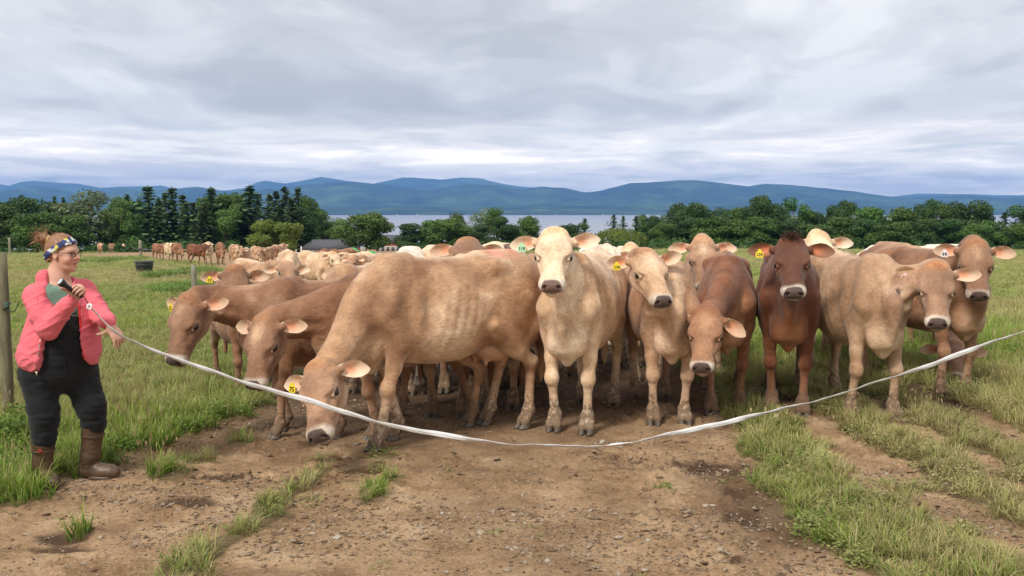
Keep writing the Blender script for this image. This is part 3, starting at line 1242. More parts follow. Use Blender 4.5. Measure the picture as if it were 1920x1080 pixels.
    if tail:
        mb = MB()
        pts = np.array([(-0.90, 0, 1.33), (-0.955, 0, 1.30), (-0.985, 0, 1.20), (-0.985, 0.01, 1.0), (-0.97, 0.02, 0.80), (-0.955, 0.02, 0.62)])
        mb.tube(pts, [0.034, 0.032, 0.027, 0.020, 0.015, 0.012], 10)
        mb.tube(np.array([(-0.955, 0.02, 0.64), (-0.955, 0.02, 0.52), (-0.95, 0.02, 0.40), (-0.945, 0.02, 0.33)]), [0.014, 0.032, 0.028, 0.006], 8)
        me = mb.mesh('tail', [M['coat']], True)
        a = me.attributes.new('coat', 'FLOAT_COLOR', 'POINT')
        cc = COATS[coat]['body']
        a.data.foreach_set('color', np.tile([*cc, 1.0], len(me.vertices)).astype(np.float32))
        link('tail', me, root)
    if udder:
        U = Body()
        U.el((-0.46, 0.06, 0.675), (0.20, 0.115, 0.125), 0.05)
        U.el((-0.46, -0.06, 0.675), (0.20, 0.115, 0.125), 0.05)
        for a in (-0.36, -0.53):
            for b in (-0.07, 0.07):
                U.rc((a, b, 0.585), (a + 0.01, b * 1.1, 0.535), 0.024, 0.014, 0.03)
        Vu, Fu = U.skin(0.014)
        link('udder', mesh_np('udder', Vu, Fu, [M['udder']]), root)
    if tuft and lod <= 1:
        rng = np.random.default_rng(seed + 50)
        k = (900 if coat == 'deepred' else 420) if lod == 0 else 120
        V2, F2, C2 = [], [], []
        tc_ = np.array(COATS[coat]['tuft'])
        lng = 0.060 if coat == 'deepred' else 0.034
        for i in range(k):
            a = rng.normal(0, 1, 2)
            hx = 0.005 + 0.034 * a[0]
            hy = 0.045 * a[1]
            q = (hx / 0.085) ** 2 + (hy / 0.09) ** 2
            if q > 1:
                continue
            hz = 0.030 - 0.055 * q - 0.05 * max(hx, 0) - 0.5 * max(-hx, 0)
            p = np.array([hx, hy, hz - 0.012])
            d = norm(np.array([0.35 + rng.normal(0, 0.45), rng.normal(0, 0.45), 0.9]))
            if coat != 'deepred':
                d = norm(d + np.array([0.9, 0, -0.35]))
            ln = lng * rng.uniform(0.6, 1.2)
            w = norm(np.cross(d, rng.normal(0, 1, 3))) * 0.0022
            b = len(V2)
            V2 += [p - w, p + w, p + d * ln + rng.normal(0, 0.004, 3)]
            F2.append([b, b + 1, b + 2])
            C2 += [tc_ * rng.uniform(0.7, 1.25)] * 3
        V2 = poll + hs * (np.array(V2) @ R.T)
        link('forelock', mesh_np('forelock', V2, np.array(F2), [M['coat']], True, {'coat': np.array(C2)}), root)
    return root

# ------------------------------------------------------------------ the land
def np_fbm(P2, scale, oct=4, seed=0):
    P = np.concatenate([np.asarray(P2, float), np.zeros((len(P2), 1))], 1)
    o, a, t = 0, 1.0, 0
    for i in range(oct):
        o = o + a * hash_noise(P, scale * 2 ** i, seed + i * 5)
        t += a
        a *= 0.5
    return o / t


PATH_Y = [2, 5, 6.24, 7.3, 8.9, 12, 20, 32, 50, 70, 110, 150]
PATH_L = [-4.3, -3.6, -3.15, -2.75, -2.45, -2.7, -4.6, -8.5, -14.5, -22.5, -46, -70]
PATH_R = [9, 1.62, 1.60, 1.62, 1.85, 2.0, 0.8, -1.0, -4.5, -15.5, -40, -62]


def grass_mask(x, y, n1=None, n2=None):
    """How much grass grows at (x, y): 0 bare track, 1 meadow."""
    x = np.asarray(x, float)
    y = np.asarray(y, float)
    P = np.stack([x, y], 1)
    n1 = np_fbm(P, 1.3, 3, 3) - 0.5
    n2 = np_fbm(P, 4.5, 2, 11) - 0.5
    w = n1 * 0.85 + n2 * 0.55
    far = np.clip((y - 9) / 20, 0, 1)
    L = np.interp(y, PATH_Y, PATH_L)
    R_ = np.interp(y, PATH_Y, PATH_R)
    soft = 0.10 + 0.6 * far
    g = ss(L - x + w * (1 + 3 * far), -soft, soft)                    # meadow on the left
    far_r = ss(x - np.maximum(R_, 1.9) + w * (1 + 3 * far), -soft, soft) * ss(y, 9.6, 11.0)
    g = np.maximum(g, far_r)
    near = 1 - ss(y, 10.5, 12.5)

    def strip(c, hw, sft=0.10, a=1.0):
        return a * ss(hw - np.abs(x - c + w * 0.45), -sft, sft) * near
    g = np.maximum(g, strip(np.interp(y, [4.6, 5.4, 6.5, 9.5], [2.25, 2.05, 1.95, 2.15]), np.interp(y, [4.6, 5.4, 6.5, 8, 9.5], [0.50, 0.38, 0.30, 0.27, 0.22])))
    g = np.maximum(g, strip(2.95, np.interp(y, [5.0, 6.2, 7.0, 10], [0.10, 0.15, 0.22, 0.30]), 0.12))
    g = np.maximum(g, strip(3.66 - 0.05 * (9 - y) * 0.5, 0.20))
    g = np.maximum(g, ss(x, 4.10 - 0.05 * (9 - y), 4.22 - 0.05 * (9 - y)) * near)
    g = np.maximum(g, strip(np.interp(y, [4.8, 5.6, 6.8], [-1.70, -1.50, -1.30]), np.interp(y, [4.8, 6.5, 7.2, 8], [0.12, 0.09, 0.02, -0.2]), 0.07, 0.9) * (y < 7.6))
    # sparse growth in the ruts on the right and stray tufts on the track
    g = np.maximum(g, 0.55 * ss(n1 + 0.5 * n2, -0.02, 0.16) * (x > 2.1) * (x < 4.4) * (y < 7.6))
    g = np.maximum(g, 0.38 * ss(n1 + 0.5 * n2, 0.02, 0.16) * (x > 1.9) * (x < 4.4) * (y < 10.5))
    g = np.maximum(g, 0.45 * ss(n1, 0.10, 0.25) * ss(x, 2.6, 3.0) * (y < 6.4))
    g = np.maximum(g, 0.22 * ss(n2 + n1 * 0.6, 0.20, 0.32) * (np.abs(x) < 2.2))
    for (tx, ty, r) in TUFTS:
        g = np.maximum(g, 0.9 * ss(r - np.hypot((x - tx), (y - ty) * 0.8) + n2 * 0.12, -0.05, 0.05))
    return np.clip(g, 0, 1)


TUFTS = [tuple(ground_at(px, py)[:2]) + (r,) for px, py, r in
         ((455, 832, .13), (380, 868, .10), (318, 897, .13), (720, 862, .08), (708, 878, .05), (700, 925, .10), (735, 905, .06), (680, 945, .06), (155, 1003, .06), (1240, 915, .05), (150, 745, .4), (1900, 905, .1))]
PUDDLES = [tuple(ground_at(px, py)[:2]) + (rx, ry) for px, py, rx, ry in
           ((125, 1010, .13, .10), (355, 945, .18, .10), (430, 897, .22, .06), (620, 860, .16, .12), (680, 885, .14, .08), (1330, 880, .20, .22), (1385, 925, .10, .14), (1395, 975, .12, .18), (1370, 1055, .06, .05), (560, 905, .10, .06), (110, 1030, .2, .05))]


def micro(x, y):
    """Hoof-trodden relief of the bare ground, ruts and crowned strips."""
    P = np.stack([x, y], 1)
    g = grass_mask(x, y)
    near = 1 - ss(y, 13, 22)
    a = np_fbm(P, 2.2, 4, 21) - 0.5
    b = np_fbm(P, 11.0, 3, 33)
    clod = np.clip(np_fbm(P, 16.0, 3, 41) - 0.56, 0, 1)
    rough = ss(np_fbm(P, 0.9, 3, 61), 0.42, 0.60)
    z = 0.035 * a + (1 - g) * (0.030 * (b - 0.5) * (0.4 + rough) + 0.13 * clod * (0.25 + 1.1 * rough))
    z = z + g * 0.035
    for (px, py, rx, ry) in PUDDLES:
        z = z - 0.022 * np.exp(-((x - px) / rx) ** 2 - ((y - py) / ry) ** 2) + 0.012 * np.exp(-((np.hypot((x - px) / rx, (y - py) / ry) - 1.5) / 0.4) ** 2)
    return z * near, g


def full_z(x, y):
    x = np.atleast_1d(np.asarray(x, float))
    y = np.atleast_1d(np.asarray(y, float))
    return gz(x, y) + micro(x, y)[0]


def grow(a, b, step, f, lim):
    out = list(np.arange(a, b, step))
    s, v = step, b
    while v < lim:
        out.append(v)
        s = min(s * f, 60)
        v += s
    out.append(lim)
    return np.array(out)


ys = np.concatenate([-grow(0, 0.5, 0.5, 1.3, 60)[::-1][:-1] + 0.0, np.arange(0.0, 4.6, 0.3), grow(4.6, 11.0, 0.028, 1.035, 1500)])
xr = grow(0, 4.6, 0.030, 1.06, 1600)
xs = np.concatenate([-xr[::-1][:-1], xr])
GX, GY = np.meshgrid(xs, ys)
gx, gy = GX.ravel(), GY.ravel()
mz, gmask = micro(gx, gy)
gV = np.stack([gx, gy, gz(gx, gy) + mz], 1)
nx, ny = len(xs), len(ys)
idx = np.arange(nx * ny).reshape(ny, nx)
gF = np.stack([idx[:-1, :-1].ravel(), idx[:-1, 1:].ravel(), idx[1:, 1:].ravel(), idx[1:, :-1].ravel()], 1)

t = NT('ground')
pos = t.geo('Position')
g = t.attr('grass', 'Fac')
dn = t.noise(2.2, 8, 0.65, vec=pos)
dirt = t.ramp(dn, [(0.30, (0.17, 0.098, 0.052)), (0.45, (0.285, 0.180, 0.098)), (0.58, (0.375, 0.25, 0.145)), (0.75, (0.48, 0.355, 0.225))])
fine = t.noise(38, 8, 0.75, vec=pos)
dirt = t.mix(0.75, dirt, t.ramp(fine, [(0.32, 0.55), (0.5, 1.0), (0.66, 1.38)]), 'MULTIPLY')
vor = t.voro(34, vec=pos)
dirt = t.mix(t.ramp(vor, [(0.10, 0.55), (0.24, 0.0)]), dirt, (0.50, 0.40, 0.29))
# churned wet earth, with shade under the herd put into the colour
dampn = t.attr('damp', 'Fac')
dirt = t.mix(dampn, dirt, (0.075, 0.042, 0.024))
gn = t.noise(0.35, 6, 0.6, vec=pos)
gfine = t.noise(5.0, 8, 0.7, vec=pos, sc=(1, 0.45, 1))
gr = t.ramp(gn, [(0.30, (0.095, 0.150, 0.030)), (0.45, (0.155, 0.205, 0.045)), (0.58, (0.210, 0.235, 0.065)), (0.72, (0.25, 0.235, 0.09))])
gr = t.mix(0.75, gr, t.ramp(gfine, [(0.30, 0.55), (0.5, 1.0), (0.70, 1.45)]), 'MULTIPLY')
near_fac = t.attr('near', 'Fac')
gr = t.mix(near_fac, gr, t.mix(fine, (0.085, 0.058, 0.028), (0.20, 0.145, 0.072)))
gm = t.math('ADD', g, t.math('MULTIPLY', t.math('SUBTRACT', t.noise(1.3, 6, 0.7, vec=pos), 0.5), 0.8))
mask = t.ramp(gm, [(0.38, 0.0), (0.62, 1.0)])
t.set('Base Color', t.mix(mask, dirt, gr))
t.set('Roughness', 0.9).set('Specular IOR Level', 0.2)
bh = t.math('ADD', t.math('MULTIPLY', t.noise(22, 6, 0.7, vec=pos), 1.0), t.math('MULTIPLY', t.noise(95, 5, 0.7, vec=pos), 0.5))
t.bump(bh, 0.8, 0.018)
M['ground'] = t.m
P2 = np.stack([gx, gy], 1)
damp = 0.75 * ss(np_fbm(P2, 0.9, 3, 61), 0.53, 0.72) * ss(gx, 0.9, 1.5) * (gx < 1.9) * (gy < 9)
damp = np.maximum(damp, 0.92 * ss(gy, 8.0, 9.6) * (1 - ss(gy, 16, 26)))  # churned mud under the herd, darkened further to paint in its shadow
damp = np.maximum(damp, 0.28 * ss(np_fbm(P2, 0.7, 4, 71), 0.50, 0.62))
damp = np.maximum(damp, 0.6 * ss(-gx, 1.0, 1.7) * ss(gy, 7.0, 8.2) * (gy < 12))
for (px, py, rx, ry) in PUDDLES:
    damp = np.maximum(damp, 0.95 * ss(-np.hypot((gx - px) / rx, (gy - py) / ry) - 1.2 * (np_fbm(P2, 9, 2, 5) - 0.5), -1.35, -0.8))
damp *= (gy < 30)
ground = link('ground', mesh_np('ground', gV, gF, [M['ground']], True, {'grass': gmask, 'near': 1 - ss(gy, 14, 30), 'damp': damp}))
tag(ground, 'trodden brown dirt track running between strips of green meadow', kind='structure')

# ---- lake
t = NT('lake_water')
t.set('Base Color', (0.055, 0.065, 0.085)).set('Roughness', 0.32).set('Specular IOR Level', 0.5)
t.set('Base Color', t.mix(t.noise(0.0016, 4, 0.6, vec=t.geo('Position'), sc=(0.4, 1.6, 1)), (0.24, 0.25, 0.30), (0.31, 0.32, 0.37)))
t.bump(t.noise(0.25, 3, 0.6, vec=t.geo('Position'), sc=(0.6, 1.4, 1)), 0.25, 0.6)
LAKE_Z = -52.0
lk = MB()
lk.add([(-9000, 700, LAKE_Z), (9000, 700, LAKE_Z), (9000, 12000, LAKE_Z), (-9000, 12000, LAKE_Z)], [[0, 1, 2, 3]])
tag(lk.build('lake', t.m), 'wide grey blue lake beyond the trees', kind='structure')

# ---- hills across the lake
t = NT('forested_hills')
pos = t.geo('Position')
a = t.noise(0.0016, 6, 0.65, vec=pos)
c = t.ramp(a, [(0.35, (0.010, 0.020, 0.010)), (0.52, (0.034, 0.060, 0.022)), (0.66, (0.095, 0.150, 0.045))])
cl = t.noise(0.0003, 3, 0.5, vec=pos)
c = t.mix(t.ramp(cl, [(0.54, 0.0), (0.66, 0.5)]), c, (0.12, 0.19, 0.07))
t.set('Base Color', c).set('Roughness', 0.95).set('Specular IOR Level', 0.1)
t.bump(t.noise(0.006, 6, 0.7, vec=pos), 0.8, 60.0)
M['hills'] = t.m


def hill_range(name, label, Yr, prof, depth, front, seed, dx=60.0, amp=0.12):
    px = np.array([p[0] for p in prof], float)
    py = np.array([p[1] for p in prof], float)
    xw = (px - 960) / FPX * Yr
    zw = H_CAM + (392 - py) / FPX * Yr - LAKE_Z
    x0, x1 = xw[0] - Yr * 0.22, xw[-1] + Yr * 0.22
    X = np.arange(x0, x1, dx)
    Yv = np.concatenate([np.linspace(-front, 0, 26), np.linspace(0, depth, 12)[1:]])
    top = np.interp(X, xw, zw)
    XX, YY = np.meshgrid(X, Yv)
    t_ = np.where(YY < 0, 1 + YY / front, 1 - YY / depth)
    P = np.stack([XX.ravel(), YY.ravel()], 1)
    n = (np_fbm(P, 1 / (Yr * 0.045), 4, seed) - 0.5).reshape(XX.shape)
    n2 = (np_fbm(P * np.array([1, 0.45]), 1 / (Yr * 0.018), 4, seed + 4) - 0.5).reshape(XX.shape)
    sh = np.clip(t_, 0, 1) ** 1.25
    Z = np.tile(top, (len(Yv), 1)) * sh
    w = 4 * sh * (1 - sh)
    Z = Z + top.mean() * (n * 0.9 + n2 * 0.55) * w
    Z = Z + top.mean() * (np_fbm(np.stack([X, X * 0], 1), 1 / (Yr * 0.006), 3, seed + 9) - 0.5)[None] * 0.035 * sh
    Z = np.maximum(Z, 0) + LAKE_Z
    Z[0] = LAKE_Z - 0.5
    Z[-1] = LAKE_Z - 0.5
    V = np.stack([XX.ravel(), (YY + Yr).ravel(), Z.ravel()], 1)
    nx, ny = len(X), len(Yv)
    idx = np.arange(nx * ny).reshape(ny, nx)
    F = np.stack([idx[:-1, :-1].ravel(), idx[:-1, 1:].ravel(), idx[1:, 1:].ravel(), idx[1:, :-1].ravel()], 1)
    tag(link(name, mesh_np(name, V, F, [M['hills']], True)), label, kind='structure')


hill_range('mountains', 'farthest pale blue mountain ridge across the lake', 21000,
           [(-60, 350), (0, 345), (30, 350), (62, 339), (110, 343), (150, 345), (190, 352), (240, 350), (270, 350), (305, 348), (330, 354), (380, 356), (430, 357), (470, 351), (482, 343), (502, 339), (535, 345), (560, 341), (605, 332), (640, 338), (700, 345), (742, 336), (762, 333), (830, 337), (865, 333), (900, 335), (945, 346), (1000, 353), (1045, 353), (1090, 360), (1150, 366), (1400, 372), (1660, 371), (1690, 366), (1720, 363), (1800, 364), (1870, 366), (1980, 368)], 3000, 4500, 4, 90)
hill_range('mountains', 'dark blue forested mountain ridge behind the lake', 14500,
           [(-60, 366), (0, 360), (62, 349), (110, 355), (150, 366), (200, 364), (228, 356), (242, 350), (262, 358), (330, 354), (372, 350), (420, 358), (480, 362), (560, 348), (600, 345), (652, 341), (720, 346), (800, 358), (835, 352), (870, 346), (930, 348), (980, 356), (1012, 350), (1062, 353), (1095, 361), (1120, 359), (1180, 344), (1240, 341), (1262, 339), (1300, 338), (1340, 342), (1400, 350), (1430, 345), (1480, 347), (1540, 353), (1600, 359), (1650, 367), (1700, 371), (1760, 368), (1800, 365), (1850, 370), (1980, 376)], 2500, 3600, 14, 60)
hill_range('hills', 'low wooded shore hills on the far side of the lake', 10300,
           [(-60, 388), (200, 386), (500, 387), (600, 388), (760, 386), (860, 388), (960, 389), (1060, 385), (1150, 387), (1240, 388), (1400, 384), (1600, 386), (1980, 387)], 1500, 1300, 24, 40)

# tiny white houses on the far shore
hm = simple('white_siding', (0.75, 0.74, 0.72), 0.7, nscale=0.2)
hroof = simple('grey_shingles', (0.20, 0.19, 0.19), 0.8, nscale=0.2)


def gable(name, c, w, d, h, rh, wall, roof, parent=None):
    root = empty(name, c)
    x, y = w / 2, d / 2
    mb = MB()
    mb.add([(-x, -y, 0), (x, -y, 0), (x, y, 0), (-x, y, 0), (-x, -y, h), (x, -y, h), (x, y, h), (-x, y, h), (-x, 0, h + rh), (x, 0, h + rh)],
           [[0, 1, 5, 4], [2, 3, 7, 6], [1, 2, 6, 9, 5], [3, 0, 4, 8, 7]])
    mb.build('wall', wall, root)
    e = 0.4
    k = rh / y
    mr = MB()
    mr.add([(-x - e, -y - e, h - k * e), (x + e, -y - e, h - k * e), (x + e, 0, h + rh + .05), (-x - e, 0, h + rh + .05), (x + e, y + e, h - k * e), (-x - e, y + e, h - k * e),
            (-x - e, -y - e, h - k * e + .25), (x + e, -y - e, h - k * e + .25), (x + e, 0, h + rh + .3), (-x - e, 0, h + rh + .3), (x + e, y + e, h - k * e + .25), (-x - e, y + e, h - k * e + .25)],
           [[0, 3, 2, 1], [3, 5, 4, 2], [6, 7, 8, 9], [9, 8, 10, 11], [0, 1, 7, 6], [5, 11, 10, 4], [1, 2, 8, 7], [2, 4, 10, 8], [3, 0, 6, 9], [5, 3, 9, 11]])
    mr.build('roof', roof, root)
    return root


for i, (px, w) in enumerate(((745, 15), (782, 11), (858, 18), (930, 12), (1043, 9), (1130, 11), (1196, 15), (1214, 12), (1228, 9), (1420, 12), (1500, 11))):
    Y = 8960 + 15 * (i % 3)
    r = gable('house', ((px - 960) / FPX * Y, Y, LAKE_Z), w, 9, 6, 4, hm, hroof)
    ordn = ['first', 'second', 'third', 'fourth', 'fifth', 'sixth', 'seventh', 'eighth', 'ninth', 'tenth', 'eleventh'][i]
    tag(r, 'tiny white house on the far lake shore, %s from the left' % ordn, 'house', 'white houses on the far lake shore')

# ---- the air
t = NT('haze')
t.t.nodes.remove(t.b)
pv = t.node('ShaderNodeVolumePrincipled')
pv.inputs['Density'].default_value = 6.2e-5
pv.inputs['Color'].default_value = (0.20, 0.46, 1.0, 1)
pv.inputs['Anisotropy'].default_value = 0.0
t.t.links.new(pv.outputs[0], t.out.inputs['Volume'])
hz_ = MB()
hz_.box((0, 12300, 340), (34000, 24900, 2 * (340 + 54)))
tag(hz_.build('haze', t.m), 'thin blue haze over the valley and the lake', kind='stuff')

# ------------------------------------------------------------------ trees
def mat_leaf(name, c1, c2, c3, trans=0.25):
    t = NT(name)
    tint = t.attr('tint', 'Fac')
    r = t.rand()
    c = t.ramp(tint, [(0.0, c1), (0.5, c2), (1.0, c3)])
    hsv = t.node('ShaderNodeHueSaturation')
    t.set(hsv.inputs['Hue'], t.math('ADD', 0.485, t.math('MULTIPLY', r, 0.03)))
    t.set(hsv.inputs['Value'], t.math('ADD', 0.82, t.math('MULTIPLY', r, 0.40)))
    t.set(hsv.inputs['Color'], c)
    t.set('Base Color', hsv.outputs[0]).set('Roughness', 0.6).set('Specular IOR Level', 0.25)
    tr = t.node('ShaderNodeBsdfTranslucent')
    t.set(tr.inputs['Color'], hsv.outputs[0])
    mx = t.node('ShaderNodeMixShader')
    mx.inputs[0].default_value = trans
    t.t.links.new(t.b.outputs[0], mx.inputs[1])
    t.t.links.new(tr.outputs[0], mx.inputs[2])
    t.t.links.new(mx.outputs[0], t.out.inputs['Surface'])
    return t.m


M['leaf_green'] = mat_leaf('leaves_green', (0.041, 0.086, 0.019), (0.076, 0.145, 0.030), (0.145, 0.228, 0.050))
M['leaf_dark'] = mat_leaf('leaves_dark', (0.025, 0.058, 0.017), (0.047, 0.099, 0.025), (0.090, 0.159, 0.039))
M['leaf_pale'] = mat_leaf('leaves_pale', (0.083, 0.124, 0.055), (0.145, 0.200, 0.086), (0.276, 0.338, 0.172))
M['leaf_light'] = mat_leaf('leaves_light', (0.097, 0.159, 0.025), (0.159, 0.228, 0.039), (0.248, 0.310, 0.062))
M['needle'] = mat_leaf('spruce_needles', (0.028, 0.057, 0.026), (0.052, 0.096, 0.036), (0.110, 0.175, 0.059), 0.12)
M['bark'] = simple('bark', (0.10, 0.075, 0.055), 0.9, noise=0.3, nscale=6, bump=0.6, bscale=18)


def cards(P, N, size, rng, asp=0.75):
    """Leaf sprays: bent diamond faces at points P, roughly facing N."""
    n = len(P)
    r = rng.normal(0, 1, (n, 3))
    N = N + r * 0.55
    N /= np.linalg.norm(N, axis=1)[:, None] + 1e-9
    a = np.cross(N, rng.normal(0, 1, (n, 3)))
    a /= np.linalg.norm(a, axis=1)[:, None] + 1e-9
    b = np.cross(N, a)
    s = (size * rng.uniform(0.55, 1.25, n))[:, None]
    V = np.stack([P - a * s * 0.5, P - b * s * 0.5 * asp + N * s * 0.12, P + a * s * 0.5, P + b * s * 0.5 * asp - N * s * 0.10], 1).reshape(-1, 3)
    F = np.arange(4 * n).reshape(n, 4)
    return V, F


def limb_mesh(name, h, r0, rng, blobs=None, lean=0.03):
    mb = MB()
    z = np.linspace(-0.4, h, 7)
    pts = np.stack([np.cumsum(rng.normal(0, lean, 7)) * h * 0.15, np.cumsum(rng.normal(0, lean, 7)) * h * 0.15, z], 1)
    mb.tube(pts, np.linspace(r0, r0 * 0.3, 7), 7)
    if blobs is not None:
        for c, r in blobs:
            s = pts[rng.integers(1, 5)]
            mid = (s + c) / 2 + np.array([0, 0, -0.3])
            mb.tube(np.array([s, mid, c]), [r0 * 0.45, r0 * 0.28, r0 * 0.1], 5)
    return mb.mesh(name, M['bark'], True)


def broadleaf(seed, mat, H=12.0, W=9.0, n=9500, low=0.04, size=0.48, lobes=16, open_=0.0):
    rng = np.random.default_rng(seed)
    blobs = []
    for i in range(lobes):
        t_ = rng.uniform(0, 1)
        z = H * (low + (1 - low) * (0.12 + 0.76 * t_))
        rad = W / 2 * math.sqrt(max(1 - ((t_ - 0.42) / 0.62) ** 2, 0.05)) * rng.uniform(0.35, 0.80)
        a = rng.uniform(0, 2 * math.pi)
        r = rng.uniform(0.16, 0.27) * W
        blobs.append((np.array([rad * math.cos(a), rad * math.sin(a), z]), r))
    blobs.append((np.array([0, 0, H * 0.52]), W * 0.30))
    Ps, Ns, Ts = [], [], []
    wt = np.array([b[1] ** 2 for b in blobs])
    cnt = (n * wt / wt.sum()).astype(int)
    for (c, r), k in zip(blobs, cnt):
        d = rng.normal(0, 1, (k, 3))
        d /= np.linalg.norm(d, axis=1)[:, None]
        bump = 0.80 + 0.36 * hash_noise(d * 1.0 + c * 0.37, 3.2, seed)
        rr = r * bump * rng.uniform(0.62 - 0.2 * open_, 1.05, k)
        P = c + d * rr[:, None] * np.array([1, 1, 0.82])
        tone = rng.uniform(0.25, 0.70)
        Ps.append(P)
        Ns.append(d + np.array([0, 0, 0.35]))
        Ts.append(np.clip(tone + rng.normal(0, 0.16, k), 0, 1))
    P = np.concatenate(Ps)
    V, F = cards(P, np.concatenate(Ns), size, rng)
    T = np.repeat(np.concatenate(Ts), 4)
    crown = mesh_np('crown', V, F, [M[mat]], False, {'tint': T})
    trunk = limb_mesh('trunk', H * 0.72, 0.024 * H, rng, blobs[:9])
    return crown, trunk, H, W


def spruce(seed, mat='needle', H=15.0, W=5.5, low=0.10, dens=1.0, ragged=0.25, droop=0.30):
    rng = np.random.default_rng(seed)
    P, N, S, T = [], [], [], []
    z = H * low
    while z < H * 0.985:
        f = (z / H - low) / (1 - low)
        L = W / 2 * (1 - f) ** 0.72 * rng.uniform(1 - ragged, 1 + ragged * 0.5) + 0.12
        nb = max(5, int(12 * dens * (1 - f * 0.45)))
        a0 = rng.uniform(0, 6.28)
        for j in range(nb):
            a = a0 + j * 2 * math.pi / nb + rng.normal(0, 0.2)
            l = L * rng.uniform(0.65, 1.12)
            m = max(2, int(l / 0.42))
            tone = rng.uniform(0.1, 0.8)
            for q in range(m):
                u = (q + 0.6) / m
                rr = l * u
                zz_ = z - droop * l * u + 0.10 * l * u * u * 1.6
                P.append((rr * math.cos(a) + rng.normal(0, 0.08), rr * math.sin(a) + rng.normal(0, 0.08), zz_))
                N.append((0.25 * math.cos(a), 0.25 * math.sin(a), 1.0))
                S.append(0.98 * (1 - 0.30 * u))
                T.append(np.clip(tone * 0.6 + 0.45 * u + rng.normal(0, 0.1), 0, 1))
        z += H * 0.026 * rng.uniform(0.7, 1.3)
    for k in range(6):
        P.append((0, 0, H * (0.97 + 0.006 * k)))
        N.append((1, 0, 0.2))
        S.append(0.25)
        T.append(0.5)
    P, N = np.array(P), np.array(N)
    V, F = cards(P, N * 1.1, np.array(S), rng, 0.70)
    crown = mesh_np('crown', V, F, [M[mat]], False, {'tint': np.repeat(T, 4)})
    trunk = limb_mesh('trunk', H * 0.97, 0.016 * H, rng, None, 0.01)
    return crown, trunk, H, W


def willow(seed):
    rng = np.random.default_rng(seed)
    H, W = 9.0, 13.0
    P, N, T = [], [], []
    for k in range(420):
        a = rng.uniform(0, 2 * math.pi)
        r = W / 2 * math.sqrt(rng.uniform(0, 1))
        top = H * math.sqrt(max(1 - (r / (W / 2)) ** 2 * 0.80, 0)) * rng.uniform(0.88, 1.03)
        ln = min(top - 0.4, rng.uniform(2, 4.5))
        tone = rng.uniform(0.2, 0.8)
        for q in range(14):
            P.append((r * math.cos(a) + rng.normal(0, 0.12), r * math.sin(a) + rng.normal(0, 0.12), top - ln * q / 14))
            N.append((math.cos(a), math.sin(a), 0.5))
            T.append(np.clip(tone + rng.normal(0, 0.15), 0, 1))
    V, F = cards(np.array(P), np.array(N), 0.50, rng, 0.5)
    return mesh_np('crown', V, F, [M['leaf_light']], False, {'tint': np.repeat(T, 4)}), limb_mesh('trunk', 6, 0.3, rng), H, W


KINDS = {
    'oak': [broadleaf(s, 'leaf_green', lobes=17) for s in (1, 2, 3)],
    'dark': [broadleaf(s, 'leaf_dark', H=13, W=9.5, lobes=15) for s in (11, 12, 13)],
    'pale': [broadleaf(s, 'leaf_pale', H=13, W=10, lobes=20, n=4200) for s in (21, 22)],
    'open': [broadleaf(s, 'leaf_green', H=13, W=8, lobes=11, n=2500, open_=1.0, low=0.25, size=0.5) for s in (31, 32)],
    'light': [broadleaf(s, 'leaf_light', H=10, W=9, lobes=15) for s in (41, 42)],
    'spruce': [spruce(s) for s in (51, 52, 53)] + [spruce(54, W=4.4, ragged=0.4), spruce(55, W=6.8, ragged=0.45, droop=0.2)],
    'pine': [spruce(s, W=6.5, low=0.25, dens=0.6, ragged=0.75, droop=0.05) for s in (61, 62)],
    'willow': [willow(71)],
}
KNAME = {'oak': ('broadleaf_tree', 'round green broadleaf tree'), 'dark': ('broadleaf_tree', 'dark green broadleaf tree'), 'pale': ('broadleaf_tree', 'pale silvery leaved tree'),
         'open': ('broadleaf_tree', 'loose airy green tree'), 'light': ('bush', 'light green rounded bush'), 'spruce': ('spruce_tree', 'dark pointed spruce'),
         'pine': ('pine_tree', 'ragged dark pine'), 'willow': ('willow_tree', 'light green weeping willow')}
